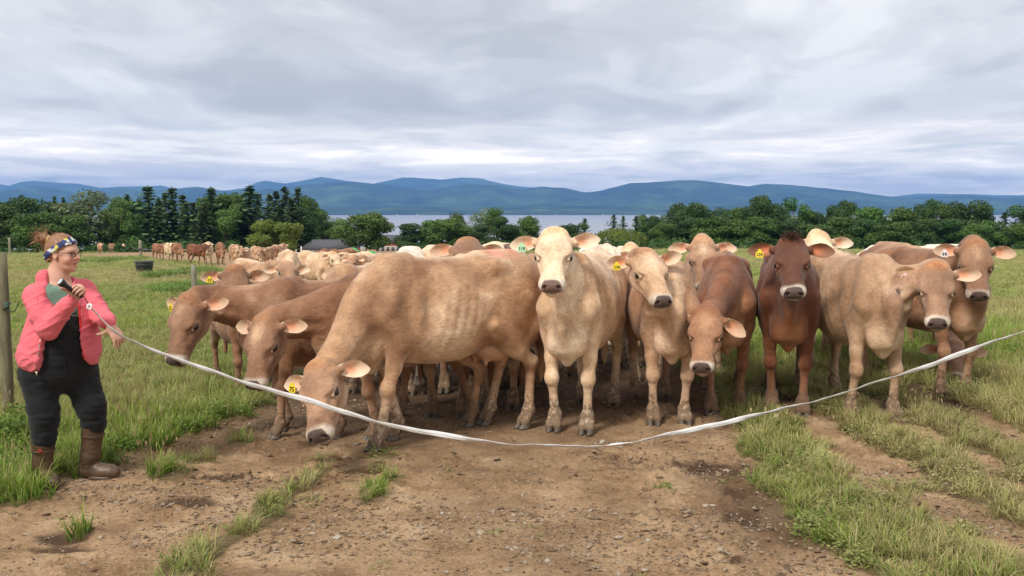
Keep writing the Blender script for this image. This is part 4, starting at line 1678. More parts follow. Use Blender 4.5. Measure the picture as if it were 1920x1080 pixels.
# px of the trunk, px of the top, width in px, kind, distance
TREES = [
    (-40, 372, 100, 'dark', 215), (-5, 388, 80, 'oak', 205), (45, 364, 26, 'spruce', 245), (38, 374, 100, 'dark', 222), (92, 384, 90, 'dark', 210), (105, 366, 22, 'spruce', 250),
    (122, 369, 20, 'spruce', 248), (165, 364, 118, 'pale', 205), (70, 400, 80, 'oak', 196), (128, 405, 70, 'oak', 198), (236, 372, 66, 'oak', 222), (241, 363, 30, 'spruce', 236),
    (215, 392, 60, 'oak', 205), (280, 348, 62, 'spruce', 208), (262, 372, 44, 'spruce', 222), (312, 360, 34, 'spruce', 222), (325, 350, 50, 'spruce', 212), (345, 364, 40, 'spruce', 220),
    (303, 380, 40, 'spruce', 230), (364, 378, 40, 'spruce', 224), (376, 372, 36, 'spruce', 232), (398, 350, 52, 'spruce', 210), (402, 372, 60, 'oak', 222), (432, 362, 68, 'oak', 214),
    (446, 366, 36, 'spruce', 228), (470, 347, 56, 'spruce', 210), (486, 362, 40, 'spruce', 220), (456, 385, 46, 'spruce', 214), (507, 362, 36, 'spruce', 226), (520, 358, 44, 'spruce', 222),
    (536, 349, 50, 'spruce', 212), (560, 350, 40, 'spruce', 216), (549, 372, 50, 'spruce', 205), (578, 372, 50, 'oak', 218), (600, 396, 56, 'oak', 224), (566, 392, 60, 'dark', 208),
    (424, 392, 54, 'oak', 206), (520, 402, 50, 'dark', 214), (470, 405, 40, 'dark', 216), (248, 398, 50, 'oak', 206), (300, 372, 40, 'spruce', 206), (352, 378, 40, 'spruce', 206), (384, 380, 40, 'spruce', 204),
    (494, 417, 50, 'light', 172), (540, 415, 54, 'light', 174), (615, 403, 50, 'pale', 230), (634, 412, 46, 'oak', 222), (684, 400, 84, 'oak', 168),
    (640, 420, 50, 'oak', 206), (775, 421, 62, 'dark', 200), (812, 412, 56, 'oak', 205), (838, 410, 74, 'oak', 200), (851, 403, 44, 'open', 228), (868, 420, 44, 'pale', 215),
    (906, 393, 54, 'pale', 232), (932, 395, 50, 'open', 228), (945, 410, 60, 'dark', 212), (990, 406, 44, 'oak', 220), (895, 425, 50, 'dark', 210), (965, 425, 40, 'oak', 215),
    (1062, 424, 40, 'dark', 220), (1082, 419, 42, 'dark', 215), (1096, 409, 38, 'pine', 225), (1150, 402, 40, 'pine', 232), (1168, 404, 30, 'pine', 238), (1192, 405, 36, 'pine', 234),
    (1213, 405, 40, 'oak', 240), (1160, 426, 96, 'willow', 195), (1236, 404, 44, 'dark', 235), (1250, 418, 50, 'oak', 205),
    (1268, 383, 54, 'dark', 228), (1304, 384, 62, 'dark', 220), (1340, 391, 50, 'dark', 226), (1333, 408, 70, 'oak', 196), (1290, 410, 60, 'dark', 202), (1372, 392, 50, 'oak', 222),
    (1424, 371, 68, 'dark', 214), (1400, 392, 50, 'dark', 220), (1385, 412, 60, 'oak', 198), (1430, 408, 60, 'oak', 200), (1487, 377, 56, 'open', 214), (1462, 396, 50, 'oak', 224),
    (1478, 414, 70, 'dark', 198), (1520, 396, 60, 'dark', 220), (1545, 398, 50, 'dark', 222), (1575, 380, 50, 'dark', 220), (1598, 388, 40, 'open', 226), (1530, 420, 80, 'oak', 196),
    (1585, 408, 80, 'oak', 200), (1640, 389, 76, 'oak', 206), (1625, 412, 60, 'dark', 196), (1688, 392, 80, 'oak', 204), (1665, 418, 70, 'oak', 192), (1738, 378, 50, 'dark', 214),
    (1765, 386, 46, 'oak', 210), (1728, 412, 60, 'dark', 200), (1810, 378, 80, 'dark', 210), (1842, 388, 44, 'dark', 214), (1788, 412, 60, 'dark', 200), (1882, 398, 58, 'pine', 205),
    (1862, 415, 50, 'oak', 200), (1915, 386, 56, 'dark', 206), (1960, 384, 90, 'dark', 208), (1905, 420, 50, 'oak', 195), (2010, 392, 90, 'oak', 206), (1838, 420, 60, 'oak', 196)]
ORD = 'first second third fourth fifth sixth seventh eighth ninth tenth eleventh twelfth thirteenth fourteenth fifteenth sixteenth seventeenth eighteenth nineteenth twentieth'.split()
ORD += ['twenty-' + o for o in ORD[:9]] + ['thirtieth'] + ['thirty-' + o for o in ORD[:9]] + ['fortieth']
tr_rng = random.Random(5)
seen = {}
for px, ty, w, kind, Y in sorted(TREES):
    kv = KINDS[kind]
    k = seen.get(kind, 0)
    seen[kind] = k + 1
    crown, trunk, H, W = kv[tr_rng.randrange(len(kv))]
    x = (px - 960) / FPX * Y
    z = float(gz(x, Y))
    h = H_CAM - (ty - 392) / FPX * Y - z
    wd = w / FPX * Y * (1.75 if kind == 'spruce' else 1.3 if kind == 'pine' else 1.2)
    nm, desc = KNAME[kind]
    root = empty(nm, (x, Y, z), tr_rng.uniform(0, 6.28))
    root.scale = (wd / W, wd / W, h / H * (1.0 if kind in ('spruce', 'pine', 'willow') else 1.07))
    link('crown', crown, root)
    link('trunk', trunk, root)
    tag(root, '%s, %s from the left of its kind in the tree belt' % (desc, ORD[k]), 'bush' if nm == 'bush' else 'tree', 'trees between the meadow and the lake')

# undergrowth along the foot of the tree belt
rng = np.random.default_rng(99)
us_, vs_ = [], []
Pn, Nn = [], []
for k in range(230):
    px = rng.uniform(-60, 1990)
    if 480 < px < 780:
        continue
    Y = rng.uniform(186, 202)
    x = (px - 960) / FPX * Y
    r = rng.uniform(0.8, 1.8)
    m = 130
    d = rng.normal(0, 1, (m, 3))
    d /= np.linalg.norm(d, axis=1)[:, None]
    Pn.append(np.array([x, Y, gz(x, Y) + r * 0.45]) + d * r * rng.uniform(0.7, 1.1, (m, 1)) * np.array([1.3, 1, 0.8]))
    Nn.append(d)
Pn = np.concatenate(Pn)
V, F = cards(Pn, np.concatenate(Nn), 0.55, rng)
und = link('undergrowth', mesh_np('undergrowth', V, F, [M['leaf_dark']], False, {'tint': np.repeat(hash_noise(Pn, 0.4, 3), 4)}))
tag(und, 'dense undergrowth along the foot of the tree belt', kind='stuff')

# ------------------------------------------------------------------ grass, weeds, stones
def mat_grass():
    t = NT('grass_blades')
    c = t.attr('blade')
    ti = t.attr('tone', 'Fac', 'INSTANCER')
    dry = t.attr('dry', 'Fac', 'INSTANCER')
    c = t.mix(dry, c, (0.42, 0.34, 0.17))
    hsv = t.node('ShaderNodeHueSaturation')
    t.set(hsv.inputs['Hue'], t.math('ADD', 0.48, t.math('MULTIPLY', ti, 0.035)))
    t.set(hsv.inputs['Value'], t.math('ADD', 0.70, t.math('MULTIPLY', ti, 0.6)))
    t.set(hsv.inputs['Color'], c)
    t.set('Base Color', hsv.outputs[0]).set('Roughness', 0.5).set('Specular IOR Level', 0.3)
    tr = t.node('ShaderNodeBsdfTranslucent')
    t.set(tr.inputs['Color'], hsv.outputs[0])
    mx = t.node('ShaderNodeMixShader')
    mx.inputs[0].default_value = 0.35
    t.t.links.new(t.b.outputs[0], mx.inputs[1])
    t.t.links.new(tr.outputs[0], mx.inputs[2])
    t.t.links.new(mx.outputs[0], t.out.inputs['Surface'])
    return t.m


M['grass'] = mat_grass()


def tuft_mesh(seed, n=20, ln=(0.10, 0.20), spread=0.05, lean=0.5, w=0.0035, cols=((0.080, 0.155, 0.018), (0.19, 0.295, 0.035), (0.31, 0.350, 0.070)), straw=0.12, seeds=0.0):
    rng = np.random.default_rng(seed)
    V, F, C = [], [], []
    for k in range(n):
        a = rng.uniform(0, 2 * math.pi)
        r = spread * math.sqrt(rng.uniform(0, 1))
        p = np.array([r * math.cos(a), r * math.sin(a), -0.01])
        L = rng.uniform(*ln)
        d = a + rng.normal(0, 0.7)
        bend = rng.uniform(0.15, 1.0) * lean
        out = np.array([math.cos(d), math.sin(d), 0])
        side = np.array([-math.sin(d), math.cos(d), 0]) * w * rng.uniform(0.7, 1.5)
        is_straw = rng.random() < straw
        c0, c1, c2 = [np.array(c) for c in cols]
        if is_straw:
            c0, c1, c2 = np.array([0.22, 0.17, 0.08]), np.array([0.38, 0.30, 0.15]), np.array([0.46, 0.38, 0.21])
        tone = rng.uniform(0.75, 1.25)
        prev = None
        S_ = 3
        th0 = bend * 0.4
        q = p.copy()
        for s in range(S_ + 1):
            f = s / S_
            wd = side * (1 - f ** 1.6)
            b = len(V)
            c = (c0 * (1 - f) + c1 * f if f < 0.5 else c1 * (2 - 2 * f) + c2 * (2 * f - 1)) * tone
            if s < S_:
                V += [q - wd, q + wd]
                C += [c, c]
                if prev is not None:
                    F.append([prev, prev + 1, b + 1, b])
                prev = b
            else:
                V.append(q)
                C.append(c)
                F.append([prev, prev + 1, b, b])
            th = th0 + bend * 1.7 * (f + 1 / S_) ** 1.5
            q = q + (out * math.sin(th) + np.array([0, 0, 1]) * math.cos(th)) * L / S_
        if rng.random() < seeds:
            b = len(V)
            q0 = V[-1]
            for z_ in range(3):
                o = rng.normal(0, 0.004, 3)
                V += [q0 + o + (0, 0, -0.03), q0 + o + (0.004, 0, 0.005), q0 + o + (-0.004, 0.003, 0.03)]
                C += [np.array([0.32, 0.22, 0.12])] * 3
                F.append([b + 3 * z_, b + 3 * z_ + 1, b + 3 * z_ + 2, b + 3 * z_ + 2])
    F4 = np.array([f for f in F if f[2] != f[3]])
    F3 = np.array([f[:3] for f in F if f[2] == f[3]])
    return mesh_np('tuft', np.array(V), [F4, F3], [M['grass']], False, {'blade': np.array(C)})


def weed_mesh(seed, n=46, h=0.16, r=0.10, leaf=0.026, cols=((0.10, 0.17, 0.025), (0.20, 0.30, 0.05))):
    rng = np.random.default_rng(seed)
    P = np.stack([rng.normal(0, r * 0.5, n), rng.normal(0, r * 0.5, n), rng.uniform(0.02, h, n)], 1)
    P[:, 2] *= np.exp(-(np.hypot(P[:, 0], P[:, 1]) / r) ** 2)
    N = np.tile([0, 0, 1.0], (n, 1)) + rng.normal(0, 0.3, (n, 3))
    V, F = cards(P, N * 1.5, leaf, rng, 0.8)
    c = rng.uniform(0, 1, (n, 1))
    C = np.repeat(np.array(cols[0]) * (1 - c) + np.array(cols[1]) * c, 4, 0)
    SV, SF = [], []
    for k in range(9):
        a = rng.uniform(0, 6.28)
        b = len(SV)
        e = P[rng.integers(0, n)]
        SV += [(0.002, 0, -0.01), (-0.002, 0, -0.01), tuple(e)]
        SF.append([len(V) + b, len(V) + b + 1, len(V) + b + 2])
    V = np.concatenate([V, np.array(SV)])
    C = np.concatenate([C, np.tile([0.06, 0.11, 0.03], (len(SV), 1))])
    return mesh_np('weed', V, [F, np.array(SF)], [M['grass']], False, {'blade': C})


def scatter(name, label, P, rot, scl, idx, meshes, extra):
    coll = bpy.data.collections.new(name + '_kinds')
    for i, me in enumerate(meshes):
        coll.objects.link(bpy.data.objects.new('%s_%02d' % (name, i), me))
    me = bpy.data.meshes.new(name)
    me.vertices.add(len(P))
    me.vertices.foreach_set('co', np.asarray(P, np.float32).ravel())
    for k, v in dict(rot=rot, scl=scl, **extra).items():
        v = np.asarray(v, np.float32)
        a = me.attributes.new(k, 'FLOAT_VECTOR' if v.ndim == 2 else 'FLOAT', 'POINT')
        a.data.foreach_set('vector' if v.ndim == 2 else 'value', v.ravel())
    a = me.attributes.new('idx', 'INT', 'POINT')
    a.data.foreach_set('value', np.asarray(idx, np.int32))
    o = link(name, me)
    tree = bpy.data.node_groups.new(name, 'GeometryNodeTree')
    tree.interface.new_socket('Geometry', in_out='INPUT', socket_type='NodeSocketGeometry')
    tree.interface.new_socket('Geometry', in_out='OUTPUT', socket_type='NodeSocketGeometry')
    N, L = tree.nodes, tree.links
    gi, go = N.new('NodeGroupInput'), N.new('NodeGroupOutput')
    m2p = N.new('GeometryNodeMeshToPoints')
    iop = N.new('GeometryNodeInstanceOnPoints')
    ci = N.new('GeometryNodeCollectionInfo')
    ci.inputs['Collection'].default_value = coll
    ci.inputs['Separate Children'].default_value = True
    ci.inputs['Reset Children'].default_value = True
    iop.inputs['Pick Instance'].default_value = True

    def na(n_, typ):
        a = N.new('GeometryNodeInputNamedAttribute')
        a.data_type = typ
        a.inputs['Name'].default_value = n_
        return next(s for s in a.outputs if s.enabled and s.name == 'Attribute')
    e2r = N.new('FunctionNodeEulerToRotation')
    L.new(gi.outputs[0], m2p.inputs['Mesh'])
    L.new(m2p.outputs[0], iop.inputs['Points'])
    L.new(ci.outputs[0], iop.inputs['Instance'])
    L.new(na('idx', 'INT'), iop.inputs['Instance Index'])
    L.new(na('rot', 'FLOAT_VECTOR'), e2r.inputs[0])
    L.new(e2r.outputs[0], iop.inputs['Rotation'])
    L.new(na('scl', 'FLOAT_VECTOR'), iop.inputs['Scale'])
    L.new(iop.outputs[0], go.inputs[0])
    md = o.modifiers.new('scatter', 'NODES')
    md.node_group = tree
    tag(o, label, kind='stuff')
    return o


rng = np.random.default_rng(17)
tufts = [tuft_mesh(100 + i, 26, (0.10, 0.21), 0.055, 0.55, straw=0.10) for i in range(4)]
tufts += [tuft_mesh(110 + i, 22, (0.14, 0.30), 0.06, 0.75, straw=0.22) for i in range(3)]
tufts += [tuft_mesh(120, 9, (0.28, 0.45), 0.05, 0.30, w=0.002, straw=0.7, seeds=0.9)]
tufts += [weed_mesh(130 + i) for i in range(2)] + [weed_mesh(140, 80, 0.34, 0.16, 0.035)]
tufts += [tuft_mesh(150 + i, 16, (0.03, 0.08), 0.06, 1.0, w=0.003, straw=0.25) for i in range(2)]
NT_ = len(tufts)


def sample(y0, y1, dens, margin=2.6):
    hw = lambda y: 0.55 * y + margin
    area = 2 * hw(y1) * (y1 - y0)
    n = int(area * dens)
    x = rng.uniform(-hw(y1), hw(y1), n)
    y = rng.uniform(y0, y1, n)
    k = np.abs(x) < hw(y)
    return x[k], y[k]


X, Yc, SC = [], [], []
for y0, y1, d, s in ((4.4, 7.5, 330, 0.85), (7.5, 11, 260, 0.9), (11, 16, 130, 1.1), (16, 24, 60, 1.35), (24, 38, 26, 1.7), (38, 62, 9.0, 2.3), (62, 100, 3.2, 3.1), (100, 185, 0.8, 4.4)):
    x, y = sample(y0, y1, d)
    g = grass_mask(x, y)
    keep = rng.uniform(0, 1, len(x)) < g ** 1.3 * np.where((x < -0.9) & (x > -2.3) & (y < 8), 0.45, 0.95)
    X.append(x[keep])
    Yc.append(y[keep])
    SC.append(np.full(keep.sum(), s))
X, Yc, SC = map(np.concatenate, (X, Yc, SC))
P2 = np.stack([X, Yc], 1)
gm_ = grass_mask(X, Yc)
n1 = np_fbm(P2, 0.5, 3, 81)
n2 = np_fbm(P2, 0.18, 3, 91)
n3 = np_fbm(P2, 2.5, 2, 95)
n = len(X)
left = X < np.interp(Yc, PATH_Y, PATH_L) + 0.4
hgt = 0.45 + 0.65 * n1 + 0.25 * rng.normal(0, 1, n).clip(-1, 1)
hgt = hgt * np.where(left, 0.95, 1.0)
hgt = np.where(left & (Yc > 9.0), hgt * 0.75, hgt)
hgt = np.where((X > 4.0) & (Yc < 30), hgt * 1.25, hgt)
hgt = np.where((X > 0) & (X < 3.9) & (Yc < 10), hgt * 0.70, hgt)
hgt = np.where(gm_ < 0.5, hgt * 0.55, hgt)
hgt = np.where(Yc > 14, hgt * np.interp(Yc, [14, 24, 60], [0.85, 0.5, 0.4]), hgt)
hgt = np.where((X < 0) & (X > -2.6) & (Yc < 8), hgt * 0.75, hgt)
# tall weed patches in the meadow
def patch(px, py, rx, ry):
    g = ground_at(px, py)
    return np.exp(-((X - g[0]) / rx) ** 2 - ((Yc - g[1]) / ry) ** 2)
weedy = patch(385, 540, 1.3, 4.0) + patch(345, 515, 1.0, 5) + patch(240, 487, 2.4, 5.0) + patch(200, 492, 1.8, 4.0) + patch(425, 560, 0.8, 4) + 0.5 * patch(20, 840, 0.6, 0.7)
hgt = hgt * (1 + 0.5 * np.clip(weedy, 0, 1))
dry = np.clip(0.55 * ss(n2 + 0.15 * n3, 0.50, 0.75) + 0.25 * ss(Yc, 12, 40), 0, 0.6)
dry = np.where(left & (Yc < 14), dry * 0.8, dry)
mid_strip = (X < -0.9) & (X > -2.3) & (Yc < 8)
hgt = np.where(mid_strip, hgt * 0.8, hgt)
dry = np.where(mid_strip, rng.uniform(0.1, 0.75, n), dry)
dry = np.where((X > 1.3) & (X < 4.4) & (Yc < 9.5), np.clip(dry + rng.uniform(-0.15, 0.6, n), 0, 0.85), dry)
tone = np.clip(0.25 + 0.75 * n3 + rng.normal(0, 0.12, n), 0, 1)
tone = np.where(X > 4.0, tone + 0.15, tone)
rr = rng.uniform(0, 1, n)
idx = rng.integers(0, 4, n)
idx = np.where(rr < 0.30, rng.integers(4, 7, n), idx)
idx = np.where((rr > 0.965) & (gm_ > 0.7), 7, idx)
wd = (np_fbm(P2, 1.6, 2, 131) > 0.56) & (Yc < 16)
idx = np.where(wd & (rr > 0.4), rng.integers(8, 10, n), idx)
idx = np.where((np.clip(weedy, 0, 1) > 0.4) & (rr > 0.35), 10, idx)
idx = np.where((gm_ < 0.42), rng.integers(11, 13, n), idx)
dry = np.where((gm_ < 0.42), 0.35, dry)
dry = np.where(weedy > 0.4, 0.0, dry)
P = np.stack([X, Yc, full_z(X, Yc)], 1)
rot = np.stack([rng.normal(0, 0.12, n), rng.normal(0, 0.12, n), rng.uniform(0, 6.28, n)], 1)
wdt = np.where(Yc > 16, 1.25, 1.0)
scl = np.stack([SC * wdt, SC * wdt, SC * hgt.clip(0.25, 2.4)], 1)
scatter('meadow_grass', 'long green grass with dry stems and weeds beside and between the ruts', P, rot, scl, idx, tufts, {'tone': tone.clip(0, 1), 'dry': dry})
print('grass points', n)

# stones, clods and bits of straw on the track
def stone_mesh(seed, sx=1.0, sy=0.8, sz=0.5):
    r = np.random.default_rng(seed)
    mb = MB()
    prof = [(0.25, -0.45), (0.85, -0.2), (1.0, 0.1), (0.7, 0.38), (0.2, 0.5)]
    mb.lathe(prof, 6)
    V = mb.V[0]
    V *= np.array([sx, sy, sz]) * (1 + r.normal(0, 0.24, (len(V), 1))) + r.normal(0, 0.06, V.shape)
    return mb


t = NT('track_stones')
sh = t.attr('shade', 'Fac', 'INSTANCER')
t.set('Base Color', t.ramp(sh, [(0.0, (0.09, 0.052, 0.030)), (0.3, (0.22, 0.135, 0.075)), (0.7, (0.42, 0.29, 0.18)), (1.0, (0.62, 0.55, 0.45))])).set('Roughness', 0.9)
t.bump(t.noise(30, 4, 0.7), 0.6, 0.1)
M['stone'] = t.m
stones = [stone_mesh(200 + i, 1, r.uniform(0.6, 0.9) if (r := np.random.default_rng(i)) else 1, 0.55).mesh('stone', M['stone'], False) for i in range(5)]
# straw: a thin bent sliver, 1 unit long
for i in range(3):
    r = np.random.default_rng(300 + i)
    mb = MB()
    mb.tube(np.array([(-0.5, 0, 0), (-0.1, r.normal(0, 0.08), 0.02), (0.5, r.normal(0, 0.12), 0)]) * 5, 0.07, 4)
    stones.append(mb.mesh('straw', M['stone'], True))
X, Yc = [], []
for y0, y1, d in ((4.4, 7.0, 2900), (7.0, 9.5, 1500), (9.5, 14, 150)):
    x, y = sample(y0, y1, d, 0.4)
    X.append(x)
    Yc.append(y)
X, Yc = map(np.concatenate, (X, Yc))
g = grass_mask(X, Yc)
cl = np_fbm(np.stack([X, Yc], 1), 1.1, 3, 61)
keep = (rng.uniform(0, 1, len(X)) < (1 - g) * (0.22 + 0.9 * ss(cl, 0.42, 0.62)))
X, Yc = X[keep], Yc[keep]
n = len(X)
size = np.exp(rng.normal(math.log(0.0050), 0.62, n)).clip(0.002, 0.035)
idx = rng.integers(0, 5, n)
st = rng.uniform(0, 1, n) < 0.10
idx = np.where(st, rng.integers(5, 8, n), idx)
size = np.where(st, rng.uniform(0.004, 0.012, n), size)
shade = rng.beta(2.6, 2.2, n)
shade = np.where(st, rng.uniform(0.55, 1.0, n), shade)
P = np.stack([X, Yc, full_z(X, Yc) + size * 0.12], 1)
rot = np.stack([rng.normal(0, 0.25, n), rng.normal(0, 0.25, n), rng.uniform(0, 6.28, n)], 1)
scatter('gravel', 'small stones, clods and bits of straw strewn over the dirt track', P, rot, np.stack([size * rng.uniform(0.7, 1.5, n), size * rng.uniform(0.7, 1.2, n), size * rng.uniform(0.5, 1.1, n)], 1), idx, stones, {'shade': shade})
print('stones', n)

# ------------------------------------------------------------------ posts, tub, barn, tape
def mat_wood(name, a, b):
    t = NT(name)
    n = t.noise(7, 6, 0.65, sc=(4, 4, 0.5))
    t.set('Base Color', t.ramp(n, [(0.3, a), (0.6, b)])).set('Roughness', 0.85)
    t.bump(t.noise(22, 5, 0.7, sc=(5, 5, 0.4)), 0.7, 0.01)
    return t.m


M['wood'] = mat_wood('post_wood', (0.075, 0.062, 0.032), (0.19, 0.165, 0.10))
M['wood_grey'] = mat_wood('weathered_wood', (0.14, 0.13, 0.10), (0.28, 0.26, 0.20))


def post(px, Y, top_px, r, mat, label, sharp=0.0, below=0.1):
    x = (px - 960) / FPX * Y
    z0 = float(gz(x, Y)) - below
    z1 = H_CAM - (top_px - 392) / FPX * Y
    mb = MB()
    h = z1 - z0
    zs = np.linspace(0, 1, 6)
    mb.tube(np.stack([0.01 * np.sin(zs * 3), 0.008 * np.cos(zs * 4), zs * h], 1), r * (1.04 - 0.10 * zs), 14)
    o = mb.build('fence_post', mat, None, True)
    o.location = (x, Y, z0)
    tag(o, label, 'post', 'posts of the pasture fence')
    return o


p0 = post(2, 8.5, 473, 0.048, M['wood'], 'thick wooden fence post at the left edge beside the woman')
post(362, 27.0, 497, 0.07, M['wood_grey'], 'short grey wooden post standing in the tall weeds', below=0.4)
post(263, 105, 450, 0.16, M['wood_grey'], 'small pale post under the spruces between the far cows', below=0.6)
post(683, 62, 463, 0.11, M['wood_grey'], 'pale post before the brick wall right of the barn', below=0.6)
post(18, 150, 446, 0.16, M['wood_grey'], 'small post at the meadow edge, left end of the tree belt', below=0.5)
# insulator on the big post
ins = empty('fence_insulator', tuple(at(13, 574, 8.44)))
tag(ins, 'green and black wire insulator screwed to the thick left post', 'insulator')
mb = MB()
mb.lathe([(0.012, -0.03), (0.022, -0.025), (0.014, -0.012), (0.022, 0.0), (0.014, 0.012), (0.020, 0.026), (0.010, 0.032)], 12)
mb.build('ribbed_knob', simple('green_plastic', (0.02, 0.10, 0.07), 0.4), ins, True)
mb = MB()
mb.tube(np.array([(-0.05, 0.03, -0.02), (-0.02, -0.02, -0.03), (0.02, -0.025, 0.0), (0.03, 0.0, 0.03)]), 0.006, 8)
mb.build('clamp', M_ := simple('black_clip', (0.015, 0.015, 0.015), 0.5), ins, True)


def wire(name, label, cat, pts, r, mat, n=30, sag=0.0, grp=None):
    a = np.array(pts[0], float)
    out = []
    for i in range(len(pts) - 1):
        a, b = np.array(pts[i], float), np.array(pts[i + 1], float)
        for t_ in np.linspace(0, 1, n, endpoint=(i == len(pts) - 2)):
            p = a + (b - a) * t_
            p[2] -= sag * 4 * t_ * (1 - t_)
            out.append(p)
    mb = MB()
    mb.tube(np.array(out), r, 6)
    return tag(mb.build(name, mat, None, True), label, cat, grp)


M['cable'] = simple('black_cable', (0.02, 0.02, 0.02), 0.5)
M['wire'] = simple('steel_wire', (0.35, 0.35, 0.34), 0.4, 0.8)
wire('fence_wire', 'short loop of dark wire hanging from the insulator on the left post', 'wire', [at(16, 580, 8.42), at(26, 584, 8.35), at(36, 566, 8.3)], 0.004, M['cable'], 8, 0.01)
wire('fence_wire', 'thin steel fence wire crossing the meadow from the left post', 'wire', [at(2, 600, 8.45), at(362, 502, 26.9)], 0.0022, M['wire'], 40, 0.03)
wire('gate_cable', 'dark cable sagging between the far cows and the pale post', 'cable', [at(246, 463, 104.8), at(263, 467, 104.8), at(292, 467, 104.8)], 0.10, M['cable'], 16, 0.12)
wire('gate_cable', 'pale gate cord strung in front of the barn from the white rod', 'cable', [at(556, 474, 70), at(564, 473, 70), at(574, 471, 70)], 0.06, simple('white_cord', (0.6, 0.6, 0.62), 0.6), 10, 0.05)
g = at(565, 482, 70)
mb = MB()
mb.tube(np.array([g + (0, 0, -0.6), g + (0, 0, 0.75)]), 0.045, 8)
tag(mb.build('gate_rod', simple('white_rod', (0.65, 0.55, 0.52), 0.5), None), 'thin white rod holding the gate cord beside the barn', 'post')
g = at(565, 463, 70)

# water tub in the meadow
g = ground_at(271, 513)
tub = empty('water_tub', tuple(g))
tag(tub, 'round black ribbed water tub standing in the meadow', 'tub')
w = 34 / FPX * g[1] / 2
hgt_ = 23 / FPX * g[1]
mb = MB()
pr = [(w * 0.74, 0.0), (w * 0.80, 0.0), (w * 0.84, hgt_ * 0.33), (w * 0.88, hgt_ * 0.36), (w * 0.90, hgt_ * 0.64), (w * 0.94, hgt_ * 0.67), (w * 0.96, hgt_ * 0.93), (w * 0.90, hgt_ * 0.93), (w * 0.86, hgt_ * 0.6), (w * 0.82, hgt_ * 0.5)]
mb.lathe(pr, 28)
mb.build('shell', simple('tub_rubber', (0.035, 0.038, 0.045), 0.55, noise=0.4, nscale=5), tub, True)
mb = MB()
mb.tube(np.array([(w * math.cos(a), w * math.sin(a), hgt_ * 0.97) for a in np.linspace(0, 2 * math.pi, 33)]), hgt_ * 0.06, 6, cap=False)
mb.build('rim', simple('tub_rim', (0.05, 0.053, 0.06), 0.5), tub, True)


# barn with a grey hipped roof and a band of windows, and the brick house behind
def bricks(name):
    t = NT(name)
    b = t.node('ShaderNodeTexBrick')
    b.inputs['Scale'].default_value = 3.0
    for k_, v_ in (('Color1', (0.33, 0.095, 0.055)), ('Color2', (0.25, 0.07, 0.045)), ('Mortar', (0.35, 0.28, 0.22))):
        b.inputs[k_].default_value = (*v_, 1)
    t.t.links.new(t.tc(), b.inputs[0])
    t.set('Base Color', b.outputs[0]).set('Roughness', 0.85)
    return t.m


M['brick'] = bricks('red_brick')
M['slate'] = simple('grey_roofing', (0.085, 0.085, 0.095), 0.7, noise=0.2, nscale=1.5)
M['white_paint'] = simple('white_paint', (0.62, 0.62, 0.60), 0.6, noise=0.06)
M['pane'] = simple('dark_pane', (0.04, 0.05, 0.06), 0.15, noise=0.2, nscale=3)


def house(name, label, px0, px1, Y, eave_px, ridge_px, base_z, d, nwin, hip=0.3, win_z=(0.35, 0.85), wall_mat='brick', seam=24):
    x0, x1 = (px0 - 960) / FPX * Y, (px1 - 960) / FPX * Y
    ze = H_CAM - (eave_px - 392) / FPX * Y
    zr = H_CAM - (ridge_px - 392) / FPX * Y
    root = empty(name, ((x0 + x1) / 2, Y, base_z))
    tag(root, label, 'building')
    W, he_, hr_ = x1 - x0, ze - base_z, zr - base_z
    mb = MB()
    mb.box((0, d / 2 + 0.3, he_ / 2), (W * 0.94, d, he_))
    mb.build('wall', M[wall_mat], root)
    a, b = W / 2, d + 0.6
    rx = a - W * hip / 2
    rf = MB()
    V = [(-a, 0, he_ + 0.003), (a, 0, he_ + 0.003), (a, b, he_ + 0.003), (-a, b, he_ + 0.003), (-rx, b / 2, hr_), (rx, b / 2, hr_)]
    rf.add(V, [[0, 1, 5, 4], [2, 3, 4, 5], [1, 2, 5], [3, 0, 4], [3, 2, 1, 0]])
    roof = rf.build('roof', M['slate'], root)
    # standing seams of the sheet roof, too fine to pick apart one by one
    sm = MB()
    for i in range(1, seam):
        f = -1 + 2 * i / seam
        xb, xt = f * a, f * a * (rx / a) if abs(f) * a > rx else f * a
        xt = max(-rx, min(rx, f * a))
        sm.tube(np.array([(xb, -0.02, he_ + 0.03), (xt, b / 2, hr_ + 0.03)]), 0.03, 4)
    tag(sm.build('roof_seams', M['slate'], roof), kind='stuff')
    z0, z1 = he_ * win_z[0], he_ * win_z[1]
    ww = W * 0.90 / nwin
    fm = MB()
    fm.box((0, 0, 0), (ww * 0.86, 0.12, z1 - z0))
    fr = fm.mesh('window', M['white_paint'])
    pm = MB()
    for sx in (-1, 1):
        for sz in (-1, 1):
            pm.box((sx * ww * 0.19, -0.065, sz * (z1 - z0) * 0.21), (ww * 0.27, 0.03, (z1 - z0) * 0.34))
    pn = MB()
    pn.box((0, -0.065, 0), (ww * 0.56, 0.03, (z1 - z0) * 0.80))
    pane = pn.mesh('pane', M['pane'])
    for i in range(nwin):
        o = link('window', fr, root)
        o.location = (-W * 0.45 + ww * (i + 0.5), 0.3 - 0.03, (z0 + z1) / 2)
        link('pane', pane, o)
    return root


house('barn', 'long low barn with a grey hipped roof and a band of white windows', 562, 661, 190, 467, 450, float(gz(-36, 190)) - 1.5, 7, 14, 0.35, (0.55, 0.96))
house('brick_house', 'red brick house with a dark roof between the round tree and the trees', 700, 753, 235, 455, 441, float(gz(-26, 235)) - 1.5, 7, 5, 0.12, (0.35, 0.75), seam=10)
house('shed', 'low brick wing beside the grey roofed barn, half behind the cows', 655, 668, 186, 466, 458, float(gz(-30, 186)) - 1.5, 5, 1, 0.3, (0.3, 0.6), seam=4)

